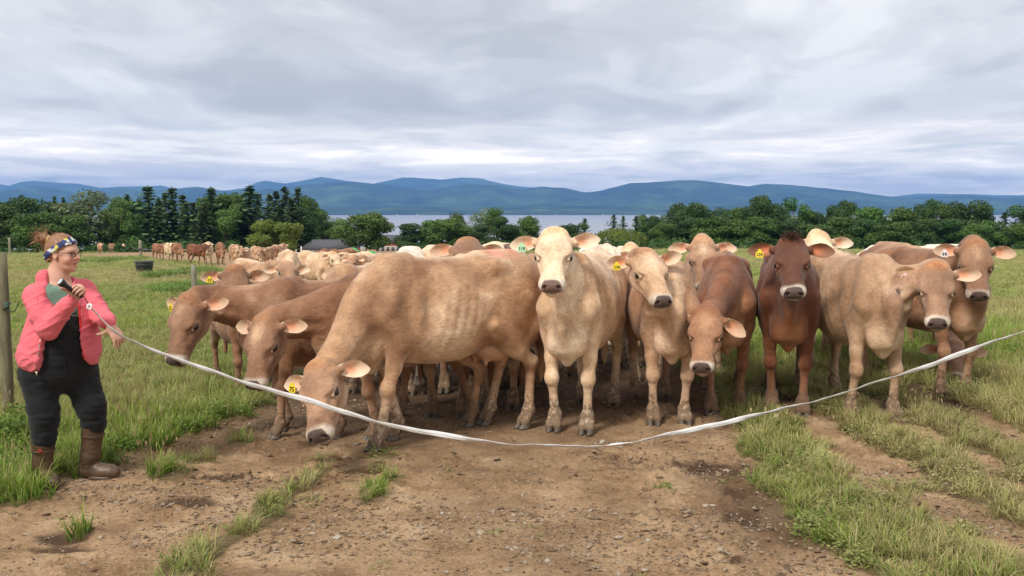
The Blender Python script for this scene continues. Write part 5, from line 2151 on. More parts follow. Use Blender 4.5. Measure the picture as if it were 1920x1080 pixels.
# ---- the woven tape
t = NT('fence_tape')
v = t.attr('across', 'Fac')
u = t.attr('along', 'Fac')
wv = t.node('ShaderNodeTexWave', wave_type='BANDS', bands_direction='X')
wv.inputs['Scale'].default_value = 1.0
cu = t.node('ShaderNodeCombineXYZ')
t.set(cu.inputs[0], t.math('MULTIPLY', u, 45.0))
t.t.links.new(cu.outputs[0], wv.inputs['Vector'])
stripe = t.ramp(v, [(0.0, 0.0), (0.12, 0.0), (0.15, 0.25), (0.19, 0.25), (0.22, 0.0), (0.46, 0.0), (0.48, 0.9), (0.53, 0.9), (0.55, 0.0), (0.78, 0.0), (0.81, 0.25), (0.85, 0.25), (0.88, 0.0)])
c = t.mix(t.math('MULTIPLY', stripe, 0.95), (0.88, 0.88, 0.88), (0.035, 0.04, 0.06))
c = t.mix(t.math('MULTIPLY', wv.outputs['Fac'], 0.12), c, (0.35, 0.36, 0.38))
t.set('Base Color', c).set('Roughness', 0.5)
h = t.math('ADD', wv.outputs['Fac'], t.math('MULTIPLY', t.math('SINE', t.math('MULTIPLY', v, 75.0)), 0.5))
t.bump(h, 0.6, 0.002)
M['tape'] = t.m
Ttp = [(164, 570, 6.26), (176, 583, 6.28), (196, 605, 6.31), (212, 620, 6.33), (228, 632, 6.38), (262, 645, 6.46), (330, 672, 6.5), (440, 712, 6.52), (560, 745, 6.55), (640, 772, 6.58), (740, 799, 6.6), (830, 817, 6.62), (960, 833, 6.65),
       (1095, 838, 6.7), (1200, 827, 6.72), (1300, 805, 6.76), (1440, 774, 6.8), (1560, 743, 6.84), (1700, 699, 6.9), (1800, 664, 6.93), (1920, 620, 7.0), (2060, 562, 7.05), (2260, 470, 7.1)]
K = np.array([at(*p) for p in Ttp])
s_ = np.concatenate([[0], np.cumsum(np.linalg.norm(np.diff(K, axis=0), axis=1))])
n = 900
S_ = np.linspace(0, s_[-1], n)
C = np.stack([np.interp(S_, s_, K[:, i]) for i in range(3)], 1)
for _ in range(60):
    C[1:-1] = (C[:-2] + C[1:-1] * 2 + C[2:]) / 4
T_ = np.gradient(C, axis=0)
T_ /= np.linalg.norm(T_, axis=1)[:, None]
# how the tape turns about its own line; near the hand it is bunched
tw = np.interp(S_ / s_[-1], [0, .06, .12, .2, .27, .31, .35, .42, .455, .5, .56, .60, .64, .72, .77, .82, .9, 1], [1.2, 0.9, 0.5, 0.25, 0.5, 0.1, 0.9, 1.15, 1.45, 0.35, 0.15, 0.75, 1.35, 0.5, 0.3, 0.95, 0.35, 0.3])
tw = tw + 0.22 * np.sin(S_ * 7) + 0.12 * np.sin(S_ * 19 + 1)
C[1:-1, 2] += 0.0035 * np.sin(S_[1:-1] * 8.3) + 0.002 * np.sin(S_[1:-1] * 21)
wdt = np.interp(S_, [0, 0.05, 0.25, 0.45, 1.2, 50], [0.008, 0.010, 0.010, 0.013, 0.0175, 0.020])
up_ = np.array([0, 0, 1.0]) - T_ * T_[:, 2:3]
up_ /= np.linalg.norm(up_, axis=1)[:, None]
sd_ = np.cross(T_, up_)
nv = 7
V, A, B_ = [], [], []
for j in range(nv):
    a = (j / (nv - 1) - 0.5) * 2
    dirv = up_ * np.cos(tw)[:, None] + sd_ * np.sin(tw)[:, None]
    cup = np.cross(T_, dirv) * (0.004 * (1 - a * a) + 0.0012 * np.sin(S_ * 40 + a * 2))[:, None]
    V.append(C + dirv * a * wdt[:, None] + cup)
    A.append(S_)
    B_.append(np.full(n, (a + 1) / 2))
V = np.stack(V, 1)
for face, off in ((0, 0),):
    Vf = V.reshape(-1, 3)
    Vb2 = (V + np.cross(T_, up_ * np.cos(tw)[:, None] + sd_ * np.sin(tw)[:, None])[:, None] * 0.0012).reshape(-1, 3)
idx = np.arange(n * nv).reshape(n, nv)
F1 = np.stack([idx[:-1, :-1].ravel(), idx[1:, :-1].ravel(), idx[1:, 1:].ravel(), idx[:-1, 1:].ravel()], 1)
F2 = F1[:, ::-1] + n * nv
e0 = np.stack([idx[:-1, 0], idx[:-1, 0] + n * nv, idx[1:, 0] + n * nv, idx[1:, 0]], 1)
e1 = np.stack([idx[:-1, -1], idx[1:, -1], idx[1:, -1] + n * nv, idx[:-1, -1] + n * nv], 1)
al = np.tile(np.stack(A, 1).ravel(), 2)
ac = np.tile(np.stack(B_, 1).ravel(), 2)
tape = empty('fence_tape', (0, 0, 0))
tag(tape, 'white woven electric fence tape sagging across the track in front of the herd', 'tape')
link('ribbon', mesh_np('ribbon', np.concatenate([Vf, Vb2]), [F1, F2, e0, e1], [M['tape']], True, {'along': al, 'across': ac}), tape)
kn = MB()
k0 = at(168, 575, 6.25)
for i in range(3):
    a0 = i * 1.1
    kn.tube(np.array([k0 + 0.016 * np.array([math.cos(a + a0) * 0.8, 0.5 * math.sin(a * 2 + i), math.sin(a + a0)]) for a in np.linspace(0, 2 * math.pi, 16)]), 0.0045, 6, cap=False)
kn.build('knot', M['tape'], tape, True)
cd = MB()
cd.tube(np.array([at(165, 570, 6.25), at(160, 560, 6.25), at(152, 549, 6.27)]), 0.003, 6)
cd.build('cord', M['cable'], tape, True)

# ------------------------------------------------------------------ the herd
def ray_len(p, px, py, L, near=True):
    """Point seen at (px, py) that lies L away from p."""
    o = np.array([0, 0, H_CAM])
    d = norm(ray(px, py))
    b = (p - o) @ d
    c = (p - o) @ (p - o) - L * L
    q = b * b - c
    if q <= 0:
        return o + d * b
    return o + d * (b - math.sqrt(q) if near else b + math.sqrt(q))


def cow_at(label, front, yaw_deg, poll, pollY, nose, coat, sc=1.0, near=True, front_offset=0.53, group='cows waiting behind the tape', nosez=None, **kw):
    g = ground_at(*front)
    yaw = math.radians(yaw_deg)
    loc = np.array([g[0] - front_offset * sc * math.cos(yaw), g[1] - front_offset * sc * math.sin(yaw)])
    z = float(gz(loc[0], loc[1])) + kw.pop('dz', 0.0)
    pw = at(poll[0], poll[1], pollY)
    hs = kw.get('hs', HS)
    nw = ray_len(pw, nose[0], nose[1], 0.49 * hs * sc, near)
    r = make_cow('cow', (loc[0], loc[1], z), yaw, pw, nw, coat, sc=sc, **kw)
    tag(r, label, 'cow', group)
    return r


Lg = lambda a, b, c, d: [a, b, c, d]
FL = lambda x, y=0.135, z=0, t=0: (x, y, z, t)

# A, B, C: the three on the left that put their heads under the tape
cow_at('brown cow farthest left, nose at the tape, yellow tag in its far ear', (522, 815), 216, (350, 556), 7.62, (311, 678), 'brown', sc=0.885, hs=1.2, seed=1,
       legs=[(0.62, .13, 0, 0), (0.44, -.13, 0, 0), (-.6, .15, 0, 0), (-.8, -.15, 0, 0)], tagspec=(-1, 'yellow', '52'), blaze=0.5, ears=(0.35, 0.15), up=(-0.38, -0.84, 0.5), earback=0.35)
cow_at('brown cow with pale forehead, middle of the three with lowered heads on the left', (655, 825), 217, (492, 596), 7.35, (463, 722), 'brown', sc=0.91, hs=1.17, seed=2,
       legs=[(0.40, .13, 0, 0), (0.60, -.13, 0, 0), (-.6, .15, 0, 0), (-.8, -.15, 0, 0)], blaze=0.9, ears=(0.1, 0.2), up=(-0.36, -0.86, 0.5), earback=0.28)
cow_at('large fawn cow in side view stepping left, head near the ground, yellow tag 75', (716, 836), 217, (592, 682), 7.02, (583, 815), 'fawn', sc=1.03, seed=3, fat=1.0,
       legs=[(0.68, .13, 0.01, 0.08), (0.38, -.13, 0, 0), (-.66, .15, 0, 0), (-.50, -.15, 0, 0)], tagspec=(-1, 'yellow', '75'), ears=(-0.15, 0.25), udder=True, up=(-0.38, -0.86, 0.35), earback=0.25, front_offset=0.54,
       marks=[((-0.80, 0.1, 1.40), (0.14, 0.22, 0.10), 0.75)], paint=[((-0.52, 0.02, 1.42), (0.15, 0.13, 0.1), (0.75, 0.16, 0.12))])
# E: centre
cow_at('cream cow standing in the centre facing straight ahead, green tag 119', (1068, 811), -105, (1040, 432), 7.85, (1033, 526), 'cream', sc=1.02, seed=4,
       tagspec=(-1, 'green', '119'), ears=(0.22, -0.02), legs=[(0.55, .135, 0, 0), (0.51, -.135, 0, 0), (-.62, .16, 0, 0), (-.72, -.15, 0, 0)], marks=[((0.0, 0.33, 1.02), (0.12, 0.1, 0.12), 0.5)])
cow_at('tan cow with pale face turned to its left, yellow tag, right of the cream cow', (1255, 796), -90, (1210, 470), 8.15, (1250, 556), 'tan', sc=0.97, seed=5, fat=0.95,
       tagspec=(-1, 'yellow', '174'), ears=(0.35, 0.02), blaze=0.8, inner=(0.66, 0.24, 0.11))
cow_at('reddish brown cow hanging its head low, green tag 37', (1360, 772), -101, (1326, 580), 8.1, (1313, 684), 'red', sc=0.98, seed=6, fat=0.90,
       tagspec=(-1, 'green', '37'), ears=(-0.55, 0.05), blaze=0.8, legs=[(0.42, .13, 0, 0), (0.66, -.13, 0, 0), (-.62, .15, 0, 0), (-.75, -.15, 0, 0)])
cow_at('dark red brown cow facing ahead with a spiky dark forelock and yellow tag', (1475, 774), -105, (1484, 448), 8.5, (1490, 541), 'deepred', sc=1.03, seed=7, fat=0.94,
       tagspec=(-1, 'yellow', '129'), ears=(0.05, 0.05), legs=[(0.66, .13, 0, 0), (0.42, -.13, 0, 0), (-.62, .15, 0, 0), (-.75, -.15, 0, 0)], inner=(0.60, 0.20, 0.10))
cow_at('grey fawn cow facing right with pink tag, in front of the rightmost cow', (1642, 787), -84, (1756, 496), 8.35, (1760, 603), 'grey', sc=1.0, seed=8,
       tagspec=(-1, 'pink', '00'), ears=(0.05, 0.05), earback=-0.35, legs=[(0.58, .15, 0, 0), (0.50, -.19, 0, 0), (-.62, .15, 0, 0), (-.75, -.15, 0, 0)])
cow_at('brown cow farthest right, broad face above the others, white tag 99', (1793, 744), -76, (1829, 453), 9.3, (1838, 551), 'brown', sc=1.03, seed=9,
       tagspec=(-1, 'white', '99'), ears=(-0.02, 0.12), blaze=0.3)
cow_at('cow grazing low behind the rightmost cow, only its pale muzzle and pink ear showing', (1790, 692), -95, (1788, 640), 10.45, (1791, 703), 'brown', sc=0.95, seed=10, res=0.016, lod=1)
# second row
cow_at('brown cow looking over the back of the brown cow farthest left, yellow tag', (470, 740), -62, (440, 501), 9.7, (440, 585), 'brown', sc=0.78, hs=1.38, seed=11, res=0.014, lod=1, tagspec=(-1, 'yellow', '17'), ears=(0.0, 0.0))
cow_at('brown cow whose broad forehead shows above the back of the large fawn cow', (838, 782), -92, (877, 449), 8.95, (880, 505), 'brown', sc=0.98, seed=12, res=0.014, lod=1, ears=(0, 0.05))
cow_at('fawn cow with its muzzle low behind the belly of the large fawn cow', (935, 765), -100, (925, 600), 9.0, (882, 692), 'tan', sc=0.95, seed=13, res=0.014, lod=1, fat=0.9)
cow_at('red brown cow with its head down between the large fawn and the cream cow', (1008, 757), -88, (985, 570), 9.15, (988, 657), 'red', sc=0.95, seed=14, res=0.014, lod=1, fat=0.85)
cow_at('cream cow stretching its dark nose up behind the large fawn cow', (905, 722), -60, (915, 462), 10.9, (957, 449), 'cream', sc=1.0, seed=15, res=0.016, lod=1)
cow_at('white cow seen from behind as a pointed rump above the fawn backs', (772, 705), 92, (790, 520), 13.3, (795, 580), 'white', sc=1.0, seed=16, res=0.018, lod=1, near=False, front_offset=0.53)
cow_at('pale faced cow with a curly forehead behind the dark red brown cow', (1545, 705), -100, (1535, 438), 10.4, (1545, 520), 'cream', sc=1.02, seed=17, res=0.015, lod=1, ears=(0.05, 0))
cow_at('brown cow with pale neck looking over the reddish cow with the lowered head', (1322, 710), -100, (1318, 448), 10.1, (1322, 535), 'fawn', sc=0.98, seed=18, res=0.015, lod=1, blaze=0.5)
cow_at('white cow whose head shows just right of the cream cow, green paint on its back', (1150, 680), -95, (1138, 466), 11.6, (1140, 540), 'white', sc=0.97, seed=19, res=0.018, lod=1, paint=[((0.25, 0, 1.40), (0.12, 0.16, 0.08), (0.05, 0.62, 0.16))])
cow_at('pale cow peering out between the cream cow and the tan cow', (1195, 665), -85, (1184, 463), 12.9, (1186, 530), 'cream', sc=0.97, seed=20, res=0.018, lod=1)
cow_at('white cow whose back shows over the backs at the right end of the herd', (1628, 655), -172, (1566, 505), 13.2, (1556, 560), 'white', sc=1.0, seed=21, res=0.02, lod=1)
cow_at('fawn cow standing broadside behind the brown cow farthest left', (520, 640), -45, (538, 492), 12.6, (546, 520), 'fawn', sc=0.84, seed=22, res=0.02, lod=1)
cow_at('cow deep in the herd behind the cream cow, mostly hidden', (1090, 706), -96, (1075, 560), 10.2, (1075, 640), 'brown', sc=0.95, seed=23, res=0.018, lod=1, fat=0.9)
cow_at('cow deep in the herd behind the three lowered heads, mostly hidden', (640, 735), -110, (610, 560), 9.7, (600, 640), 'fawn', sc=0.9, seed=24, res=0.018, lod=1)
cow_at('cow deep in the herd behind the brown forehead, mostly hidden', (745, 740), -95, (735, 560), 9.7, (735, 640), 'tan', sc=0.92, seed=25, res=0.018, lod=1, fat=0.9)
cow_at('cow deep in the herd behind the tan cow, mostly hidden', (1215, 715), -88, (1225, 560), 10.0, (1228, 640), 'tan', sc=0.93, seed=26, res=0.018, lod=1, fat=0.9)
cow_at('cow deep in the herd behind the grey fawn cow, mostly hidden', (1620, 690), -95, (1625, 560), 10.6, (1628, 630), 'brown', sc=0.93, seed=27, res=0.018, lod=1, fat=0.9)

# far cows walking in over the meadow
FARG = 'cows walking in from the far field'
far = [  # px, foot py, top py, heading, coat, label
    (188, 476, 452, -60, 'tan', 'pale cow at the left end of the far trio by the trees'),
    (209, 474, 453, -50, 'brown', 'brown cow in the middle of the far trio by the trees'),
    (232, 473, 452, -70, 'cream', 'pale cow at the right end of the far trio by the trees'),
    (298, 488, 457, -45, 'red', 'small brown cow walking first from the left in the far line'),
    (318, 491, 456, -60, 'cream', 'pale cow half hidden by a brown one in the far line'),
    (333, 492, 456, -55, 'red', 'brown cow walking, right of the pale one in the far line'),
    (370, 497, 458, -35, 'deepred', 'dark brown cow walking in the far line behind the water tub'),
    (391, 495, 454, -75, 'cream', 'pale cow right of the dark brown cow in the far line'),
    (414, 497, 455, -70, 'red', 'brown cow facing this way, right of the pale one in the far line'),
    (440, 500, 459, -65, 'tan', 'big tan cow in the middle of the far herd'),
    (459, 510, 465, -85, 'fawn', 'fawn cow walking this way before the big tan cow'),
    (481, 505, 462, -65, 'tan', 'tan cow at the back of the far herd'),
    (500, 505, 464, -100, 'fawn', 'fawn cow behind the tan one in the far herd'),
    (523, 501, 459, 80, 'tan', 'tan cow turned away, right part of the far herd'),
    (541, -22, 0.9, -75, 'cream', 'cream cow with lowered head in the far herd'),
    (592, -24, 0.87, -50, 'cream', 'cream cow standing broadside in front of the grey roofed barn'),
    (640, -31, 0.86, -120, 'red', 'red brown cow with green paint on its rump'),
    (664, -25, 0.85, -130, 'cream', 'cream cow with green paint, below the brick barn wall'),
    (692, -24, 0.82, -110, 'fawn', 'fawn cow at the right end of the far herd'),
    (1120, -14.5, 1.0, -90, 'white', 'white cow far inside the herd beside the cream cow'),
]
shape_cache = {}
for i, (px, fy, ty, yaw_deg, coat, label) in enumerate(far):
    g = ground_at(px, fy) if fy > 0 else np.array([(px - 960) / FPX * -fy, -fy, 0])
    sc = (fy - ty) / FPX * g[1] / 1.40 if fy > 0 else ty
    sc = min(max(sc, 0.75), 1.15)
    yaw = math.radians(yaw_deg)
    low = (i % 3 == 2)
    f = np.array([math.cos(yaw), math.sin(yaw), 0])
    base = np.array([g[0], g[1], gz(g[0], g[1])], float)
    if low:
        pw = base + sc * (f * 1.12 + np.array([0, 0, 1.05]))
        nw = pw + sc * (f * 0.25 + np.array([0.05, -0.05, -0.45]))
    else:
        pw = base + sc * (f * 0.98 + np.array([0, 0, 1.42]))
        nw = pw + sc * (f * 0.33 + np.array([0.05, -0.12, -0.38]))
    lg = STAND if i % 2 else [(0.66, .13, 0, 0), (0.38, -.13, 0, 0), (-.85, .15, 0, 0), (-.5, -.15, 0, 0)]
    r = make_cow('cow', base, yaw, pw, nw, coat, sc=sc, res=0.035 if g[1] > 45 else 0.026, lod=2, seed=40 + i, legs=lg)
    tag(r, label, 'cow', FARG)
    if 'green paint' in label:
        b = [o for o in r.children if o.name.startswith('body')][0]
        a = b.data.attributes['coat']
        n = len(b.data.vertices)
        buf = np.zeros(n * 4, np.float32)
        a.data.foreach_get('color', buf)
        co = np.zeros(n * 3, np.float32)
        b.data.vertices.foreach_get('co', co)
        co = co.reshape(-1, 3)
        buf = buf.reshape(-1, 4)
        m = (np.hypot(co[:, 0] + 0.7, co[:, 1] * 0.8) < 0.17) & (co[:, 2] > 1.25)
        buf[m, :3] = (0.03, 0.45, 0.10)
        a.data.foreach_set('color', buf.ravel())

# ------------------------------------------------------------------ the woman who holds the tape
PO = np.array([(118 - 960) / FPX * 6.58, 6.58, 0.0])


def mat_skin():
    t = NT('skin')
    c = t.mix(t.noise(30, 4, 0.6), (0.50, 0.27, 0.19), (0.62, 0.37, 0.27))
    c = t.mix(t.attr('flush', 'Fac'), c, (0.55, 0.17, 0.13))
    t.set('Base Color', c).set('Roughness', 0.5).set('Specular IOR Level', 0.35)
    t.set('Subsurface Weight', 0.15)
    t.set('Subsurface Radius', (0.010, 0.004, 0.002))
    return t.m


def cloth(name, col, rough=0.85, weave=420, streak=0.15, spots=None):
    t = NT(name)
    c = t.mix(t.noise(9, 5, 0.6), tuple(x * (1 - streak) for x in col), tuple(min(1, x * (1 + streak)) for x in col))
    if spots:
        m = t.ramp(t.noise(16, 8, 0.85), [(0.56, 0.0), (0.74, 0.75)])
        c = t.mix(m, c, spots)
    t.set('Base Color', c).set('Roughness', rough).set('Specular IOR Level', 0.2).set('Sheen Weight', 0.08)
    h = t.math('ADD', t.math('MULTIPLY', t.noise(14, 5, 0.6, dist=0.6), 3.0), t.noise(weave, 2, 0.5))
    t.bump(h, 0.5, 0.006)
    return t.m


M['skin'] = mat_skin()
M['jacket'] = cloth('coral_fleece', (0.74, 0.150, 0.185))
M['jacket_in'] = cloth('red_lining', (0.62, 0.03, 0.035))
M['denim'] = cloth('black_denim', (0.010, 0.011, 0.013), 0.8, spots=(0.075, 0.062, 0.042))
M['shirt'] = cloth('green_cotton', (0.16, 0.27, 0.20))
M['rubber'] = simple('boot_rubber', (0.085, 0.048, 0.027), 0.5, noise=0.75, nscale=11, bump=0.25, bscale=30)
M['hair'] = simple('auburn_hair', (0.25, 0.12, 0.055), 0.5, noise=0.45, nscale=60, bump=0.5, bscale=120)
t = NT('patterned_headband')
v = t.voro(42, out='Color')
sepn = t.node('ShaderNodeSeparateColor')
t.t.links.new(v, sepn.inputs[0])
t.set('Base Color', t.ramp(sepn.outputs[0], [(0.0, (0.018, 0.022, 0.09)), (0.50, (0.03, 0.05, 0.19)), (0.62, (0.62, 0.62, 0.60)), (0.86, (0.50, 0.52, 0.58)), (0.90, (0.60, 0.52, 0.10))], 'CONSTANT')).set('Roughness', 0.7)
M['band'] = t.m
M['black_plastic'] = simple('black_plastic', (0.012, 0.012, 0.013), 0.35)
M['glass'] = simple('torch_glass', (0.45, 0.55, 0.52), 0.08, spec=0.8, noise=0.5, nscale=90)
M['metal'] = simple('zip_metal', (0.6, 0.58, 0.52), 0.35, 1.0)


def wrinkle(V, F, amp, sc, seed=0):
    N = vert_normals(V, F)
    q = V * np.array(sc)
    w = q + 0.35 * (np.stack([hash_noise(q, 0.7, seed + 5), hash_noise(q, 0.7, seed + 6), hash_noise(q, 0.7, seed + 7)], 1) - 0.5)
    n = np.abs(hash_noise(w, 1.0, seed) - 0.5) * 2
    n2 = hash_noise(q, 2.3, seed + 2) - 0.5
    return V + N * (amp * (0.5 - n) + amp * 0.4 * n2)[:, None]


def hand(B, w, d, n, side, curls, thumb_d, spread=0.10, k=1.0):
    """Palm and five bent fingers. d: wrist to knuckles, n: way the palm faces."""
    d = norm(d)
    n = norm(np.asarray(n, float) - (np.asarray(n, float) @ d) * d)
    s = np.cross(d, n) * side
    B.rc(w - d * 0.03, w + d * 0.012, 0.027 * k, 0.027 * k, 0.02, n=n, s=1.3)
    B.rc(w + d * 0.018 * k, w + d * 0.072 * k, 0.034 * k, 0.041 * k, 0.015, n=n, s=2.6)
    B.el(w + d * 0.03 * k + s * 0.026 * k + n * 0.008, np.array([0.018, 0.018, 0.030]) * k, 0.012)
    offs = (0.030, 0.010, -0.010, -0.029)
    lens = (0.070, 0.079, 0.073, 0.057)
    for i in range(4):
        p = w + (d * 0.082 + s * offs[i]) * k - d * (0.006 if i in (0, 3) else 0)
        dd = norm(d + s * offs[i] * spread * 60 * 0.12)
        nn = norm(n - (n @ dd) * dd)
        ang = 0.0
        r = 0.0092 * k * (0.9 if i == 3 else 1)
        B.rc(p - dd * 0.03, p, r * 1.05, r * 1.1, 0.010)
        for j, (fr, c) in enumerate(zip((0.44, 0.31, 0.25), curls[i])):
            ang += c
            v = dd * math.cos(ang) + nn * math.sin(ang)
            q = p + v * lens[i] * fr * k
            B.rc(p, q, r * (1.02 - 0.1 * j), r * (0.92 - 0.1 * j), 0.0025)
            p = q
    # the thumb leaves the side of the palm near its base
    p = w + (d * 0.020 + s * 0.030) * k + n * 0.004
    t1 = norm(thumb_d[0])
    t2 = norm(thumb_d[1])
    q = p + t1 * 0.042 * k
    B.rc(p, q, 0.0135 * k, 0.0108 * k, 0.012)
    B.rc(q, q + t2 * 0.032 * k, 0.0105 * k, 0.0085 * k, 0.003)


V3 = lambda *a: np.array(a, float)
Rsh, Rel, Rwr = V3(-0.130, -0.12, 1.240), V3(-0.010, -0.225, 1.050), V3(0.178, -0.285, 1.242)
Lsh, Lel, Lwr = V3(0.070, 0.14, 1.255), V3(0.200, 0.060, 1.110), V3(0.335, -0.110, 1.070)
tf = norm(V3(0.82, -0.57, 0))
tl = V3(0.57, 0.82, 0)
Rt = np.stack([tf, tl, V3(0, 0, 1)], 1)
hf = norm(V3(0.97, -0.20, -0.08))
hu = norm(V3(0, 0, 1) - hf[2] * hf)
hl_ = np.cross(hu, hf)
Rh = np.stack([hf, hl_, hu], 1)
hc = V3(0.0, 0, 1.515)
HH = lambda x, y, z: hc + Rh @ V3(x, y, z)
Rhip, Rkn, Ran = V3(-0.15, -0.06, 0.72), V3(-0.115, -0.10, 0.47), V3(-0.150, -0.07, 0.10)
Lhip, Lkn, Lan = V3(0.03, 0.07, 0.72), V3(0.125, 0.06, 0.50), V3(0.105, 0.09, 0.11)

woman = empty('person', tuple(PO))
tag(woman, 'woman in a coral hoodie, black overalls and brown rubber boots holding up the white tape', 'woman')

# skin
B = Body()
he = lambda c, r, k, op='u': B.el(HH(*c), r, k, Rh, op)
hr = lambda a, b, ra, rb, k, n_=None, s=1.0, op='u': B.rc(HH(*a), HH(*b), ra, rb, k, None if n_ is None else Rh @ V3(*n_), s, op)
he((-0.012, 0, 0.030), (0.096, 0.077, 0.088), 0.03)
he((0.030, 0, -0.030), (0.064, 0.062, 0.082), 0.03)
he((0.048, 0, -0.086), (0.042, 0.042, 0.030), 0.022)
he((0.072, 0, -0.100), (0.019, 0.019, 0.015), 0.016)
he((0.072, 0, 0.024), (0.022, 0.050, 0.020), 0.02)
hr((0.086, 0, 0.016), (0.114, 0, -0.022), 0.0085, 0.0110, 0.009)
he((0.098, 0.011, -0.026), (0.011, 0.008, 0.008), 0.006)
he((0.098, -0.011, -0.026), (0.011, 0.008, 0.008), 0.006)
for s in (-1, 1):
    he((0.084, s * 0.031, 0.001), (0.016, 0.017, 0.011), 0.012, 's')
    he((0.062, s * 0.042, -0.035), (0.028, 0.022, 0.026), 0.02)
    he((-0.004, s * 0.076, -0.012), (0.018, 0.008, 0.030), 0.008)
    he((0.003, s * 0.085, -0.008), (0.010, 0.006, 0.016), 0.004, 's')
he((0.086, 0, -0.054), (0.014, 0.024, 0.007), 0.008)
he((0.084, 0, -0.071), (0.014, 0.021, 0.0075), 0.008)
he((0.096, 0, -0.0630), (0.018, 0.018, 0.0060), 0.003, 's')
hr((0.0, 0, -0.07), (-0.03, 0, -0.11), 0.050, 0.052, 0.025)
B.rc(HH(-0.025, 0, -0.06), V3(-0.055, 0.01, 1.33), 0.050, 0.056, 0.025)
B.rc(V3(-0.045, 0.01, 1.33), V3(-0.03, 0.01, 1.25), 0.075, 0.10, 0.05)
B.el(V3(-0.02, 0.01, 1.10), (0.12, 0.165, 0.19), 0.05, Rt)
B.el(V3(-0.03, 0.01, 0.86), (0.14, 0.18, 0.20), 0.05, Rt)
B.rc(Rsh, Lsh, 0.065, 0.065, 0.05)
for a, b, c in ((Rsh, Rel, Rwr), (Lsh, Lel, Lwr)):
    B.rc(a, b, 0.055, 0.042, 0.03)
    B.rc(b, c, 0.042, 0.028, 0.02)
for a, b, c in ((Rhip, Rkn, Ran), (Lhip, Lkn, Lan)):
    B.rc(a, b, 0.09, 0.055, 0.04)
    B.rc(b, c + (b - c) * 0.15, 0.050, 0.030, 0.03)
ta = norm(V3(-0.56, -0.56, 0.62))        # the torch points up at her chin
rd = norm(V3(0.62, -0.30, 0.62))
rn = -np.cross(rd, -ta)
rn = norm(V3(-0.30, -0.90, -0.25) - (V3(-0.30, -0.90, -0.25) @ rd) * rd)
hand(B, Rwr + rd * 0.012, rd, rn, 1 if np.cross(rd, rn) @ ta > 0 else -1, [(1.05, 1.25, 0.9)] * 4, (ta + rn * 0.5, ta * 0.8 + rn * 0.4), 0.0)
ld = norm(V3(0.52, -0.22, -0.80))
ln_ = norm(V3(-0.62, 0.62, -0.45))
sgn = 1 if np.cross(ld, norm(ln_ - (ln_ @ ld) * ld)) @ V3(-1, -0.2, -0.2) > 0 else -1
hand(B, Lwr + ld * 0.02, ld, ln_, sgn, [(0.25, 0.45, 0.25), (0.35, 0.5, 0.3), (0.45, 0.55, 0.3), (0.35, 0.4, 0.3)], (V3(-0.70, -0.25, -0.45), V3(-0.85, -0.2, -0.15)), 0.35)
hcen = hc.copy()
ref = lambda C: (np.linalg.norm(C - hcen, axis=1) < 0.15) | (np.linalg.norm(C - Rwr - rd * 0.06, axis=1) < 0.11) | (np.linalg.norm(C - Lwr - ld * 0.06, axis=1) < 0.13)
Vb, Fb = B.skin(0.0052, refine=ref, project=2)
lc = (Vb - hc) @ Rh
flush = 0.55 * np.exp(-((lc[:, 0] - 0.075) / 0.03) ** 2 - ((np.abs(lc[:, 1]) - 0.040) / 0.022) ** 2 - ((lc[:, 2] + 0.03) / 0.025) ** 2)
flush = np.maximum(flush, 0.8 * np.exp(-((lc[:, 0] - 0.09) / 0.02) ** 2 - (lc[:, 1] / 0.024) ** 2 - ((lc[:, 2] + 0.0625) / 0.012) ** 2))
flush = np.maximum(flush, 0.5 * np.exp(-((lc[:, 0] - 0.105) / 0.012) ** 2 - (lc[:, 1] / 0.016) ** 2 - ((lc[:, 2] + 0.02) / 0.014) ** 2))
link('body', mesh_np('body', Vb, Fb, [M['skin']], True, {'flush': flush}), woman)
ew = ball_mesh('eyeball', 0.0115, simple('eye_white', (0.62, 0.58, 0.54), 0.2, noise=0.03), 14, 10)
iris = ball_mesh('iris', 0.0062, simple('iris', (0.05, 0.03, 0.02), 0.1), 10, 8)
for s in (-1, 1):
    e = link('eye', ew, woman)
    e.location = tuple(HH(0.0715, s * 0.031, 0.001))
    e2 = link('iris', iris, e)
    e2.location = tuple(Rh @ V3(0.0070, 0, 0))
    mb = MB()
    mb.tube(np.array([HH(0.086, s * 0.014, 0.018), HH(0.086, s * 0.030, 0.024), HH(0.074, s * 0.048, 0.019)]), [0.002, 0.0028, 0.0015], 6)
    mb.build('eyebrow', M['hair'], woman)

# hair: cap, bun, loose strands
Hb = Body()
Hb.el(HH(-0.016, 0, 0.036), (0.104, 0.086, 0.094), 0.01, Rh)
Hb.el(HH(-0.06, 0, -0.02), (0.055, 0.074, 0.06), 0.03, Rh)
Hb.el(HH(0.075, 0, -0.050), (0.080, 0.12, 0.105), 0.02, Rh, 's')
Hb.el(HH(0.0, 0, -0.10), (0.14, 0.12, 0.075), 0.02, Rh, 's')
Vh, Fh = Hb.skin(0.005)
Vh = wrinkle(Vh, Fh, 0.004, (60, 60, 22), 3)
link('hair', mesh_np('hair', Vh, Fh, [M['hair']]), woman)
Hb = Body()
rg = np.random.default_rng(8)
bc = HH(-0.150, 0, 0.085)
Hb.rc(HH(-0.085, 0, 0.070), HH(-0.125, 0, 0.085), 0.026, 0.022, 0.01)
Hb.el(bc, (0.040, 0.036, 0.036), 0.02, Rh)
for i in range(16):
    d = norm(rg.normal(0, 1, 3) + Rh @ V3(-0.8, 0, 0.1))
    p = bc + d * 0.025
    Hb.rc(p, p + d * rg.uniform(0.02, 0.035) + rg.normal(0, 0.012, 3) + V3(0, 0, -0.006), 0.013, 0.004, 0.008)
Vh, Fh = Hb.skin(0.004)
Vh = wrinkle(Vh, Fh, 0.005, (90, 90, 60), 4)
